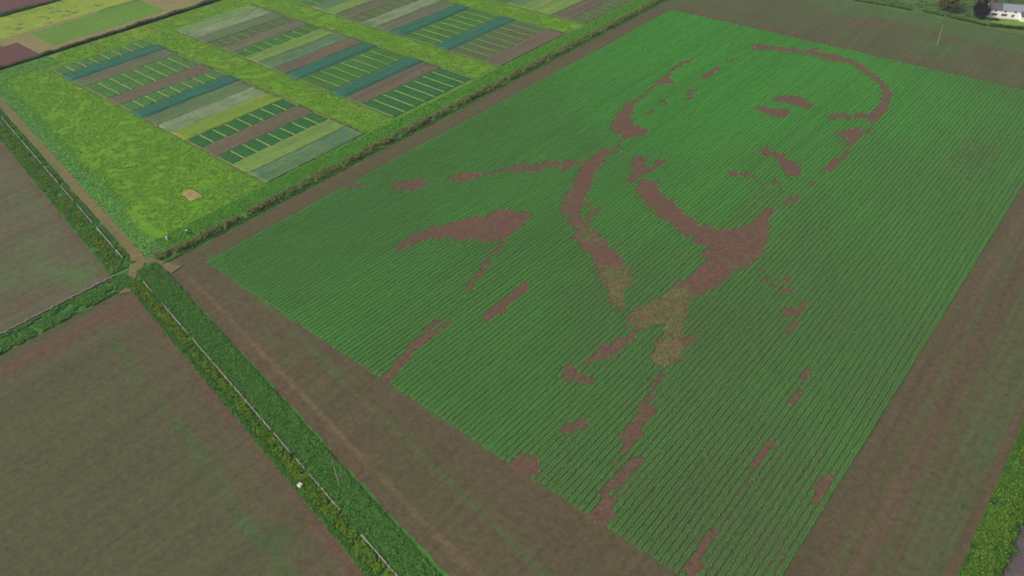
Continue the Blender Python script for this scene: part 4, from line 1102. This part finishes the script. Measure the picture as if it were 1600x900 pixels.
for r_, cx in ((r1, 1.0), (r3, 18.0)):
    mb = MB(); mb.box(cx - .45, cx + .45, HD / 2 - .4, HD / 2 + .4, HR - .6, HR + .75); mb.box(cx - .52, cx + .52, HD / 2 - .47, HD / 2 + .47, HR + .75, HR + .87)
    mb.tube((cx, HD / 2, HR + .87), (cx, HD / 2, HR + 1.2), .16, .13, 8); mb.build('chimney', M_brick, r_)
# lean-to porch in front of the right part
mb = MB(); mb.box(12.4, 18.5, -2.6, -.003, 0, 2.1); porch = mb.build('porch', M_render, hs)
mb = MB(); mb.hexa([(12.2, -2.9, 2.12), (18.7, -2.9, 2.12), (18.7, -.01, 3.0), (12.2, -.01, 3.0), (12.2, -2.9, 2.24), (18.7, -2.9, 2.24), (18.7, -.01, 3.12), (12.2, -.01, 3.12)]); mb.build('porch_roof', M_slate, porch)
mb = MB(); mb.box(14.0, 15.0, -2.66, -2.61, .05, 1.95); dr = mb.build('door', M_door, porch)
mb = MB(); mb.tube((14.85, -2.66, 1.0), (14.85, -2.72, 1.0), .03, .04, 6); mb.build('handle', M_metal, dr)
mb = MB(); mb.box(15.5, 17.6, -2.66, -2.61, .85, 1.75); mb.build('porch_window', M_pane, porch)

def tree(x, y, h, rx, trunk_h, mat, seed, label, leaves=5200, size=0.5, zfloor=0.15, group=None):
    r = np.random.default_rng(seed)
    t = thing('tree', label, 'tree', (x, y, 0), 0, group)
    mb = MB(); mb.tube((0, 0, -.2), (0.1, 0, h * .7), .28, .10, 9)
    for k in range(9):
        a = r.uniform(0, 6.28); z0 = h * r.uniform(.2, .55); z1 = z0 + h * r.uniform(.12, .3); q = rx * r.uniform(.5, .85)
        mb.tube((0.05, 0, z0), (q * math.cos(a), q * math.sin(a), z1), .1, .03, 6)
    mb.build('trunk', M_bark, t)
    nc = 34
    c = r.normal(0, 1, (nc, 3)); c /= np.linalg.norm(c, axis=1)[:, None]; c *= r.uniform(.45, 1.0, (nc, 1))
    idx = r.integers(0, nc, leaves)
    p = c[idx] + r.normal(0, .17, (leaves, 3))
    ch = h - trunk_h
    P = np.stack([p[:, 0] * rx, p[:, 1] * rx, np.clip(trunk_h + ch * (.5 + .5 * p[:, 2]), zfloor, None)], -1)
    v, f = leaf_quads(P, size, 1.3, seed, .4)
    add('crown', mesh_np('crown', v, f), mat, t)
M_olive = leaf_mat('olive leaves', C(100, 112, 50), C(136, 138, 78), C(122, 120, 70), big=0.4)
M_copper = leaf_mat('dark purple leaves', C(34, 30, 38), C(48, 44, 50), C(40, 34, 42), big=0.4)
M_tree = leaf_mat('tree leaves', C(84, 130, 60), C(120, 160, 82), C(104, 146, 68), big=0.4)
tree(-74.2, 371.4, 8.2, 4.3, 0.6, M_olive, 601, 'olive green tree at the field edge left of the dark tree', 5200, .55)
tree(-60.9, 371.2, 6.9, 2.8, 0.2, M_copper, 603, 'nearly black tree against the left end of the white farmhouse', 6000, .5)
tree(-62.0, 383.0, 9.0, 4.4, 0.8, M_tree, 605, 'green tree behind the dark tree and farmhouse gable', 4500, .55)
tree(-86.0, 388.0, 7.0, 4.6, 0.6, M_tree, 607, 'green tree behind the olive tree at top edge', 3500, .55)
tree(-40.0, 394.0, 8.5, 4.8, 0.6, M_tree, 609, 'green tree behind the farmhouse roof', 3500, .55)
def hedge2(x0, y0, x1, y1, w, h, n, mat, seed, label):
    r = np.random.default_rng(seed)
    t = r.random(n); a = r.uniform(0, math.pi, n); q = r.random(n) ** .4
    dx, dy = x1 - x0, y1 - y0; l = math.hypot(dx, dy)
    off = w * np.cos(a) * q
    X = x0 + dx * t - dy / l * off; Y = y0 + dy * t + dx / l * off
    Z = .1 + h * np.sin(a) * q * (.55 + .8 * fbm(t * l, t * 0, 4, 2, seed))
    return leaf_object('hedge', np.stack([X, Y, Z], -1), .55, mat, seed, label, 'hedge', None, 1.2, .35)
hedge2(-55.0, 363.6, -20, 376.2, .7, 1.3, 7000, M_hedge, 611, 'dark clipped hedge in front of the farmhouse lawn')
hedge2(-82, 366.2, -56, 363.8, .8, 0.8, 4500, M_tree, 613, 'low scrubby hedge between far margin and the dark tree')
hedge2(-179, 360.5, -86, 364.8, .7, 0.7, 8000, M_tree, 615, 'low green hedge along the far edge of the main field')
hedge2(-56.5, 371.0, -53.5, 371.6, .7, 1.0, 900, M_olive, 617, 'small brown shrubs below the left end of the farmhouse')
n = 16000
x = RNG.uniform(-130, 0, n); y = RNG.uniform(364, 425, n)
k = ~((x > -60) & (y < 384)) & (fbm(x, y * 2, 7, 3, 619) > .45)
leaf_object('grass', np.stack([x, y, .1 + .7 * RNG.random(n)], -1)[k], .9, M_tree, 621, 'rough pasture behind the far hedge', 'grass', 'stuff', .8, .35)

# ------------------------------------------------------------------ hazy air over the farm
hm = bpy.data.materials.new('thin haze')
hm.use_nodes = True
hm.node_tree.nodes.clear()
ho = hm.node_tree.nodes.new('ShaderNodeOutputMaterial')
hv = hm.node_tree.nodes.new('ShaderNodeVolumePrincipled')
hv.inputs['Color'].default_value = (0.86, 0.92, 1.0, 1)
hv.inputs['Density'].default_value = 0.00017
hm.node_tree.links.new(hv.outputs[0], ho.inputs['Volume'])
mb = MB(); mb.box(-6100, 6100, -3100, 9100, -1.2, 124)
mb.build('haze', hm, kind='stuff')
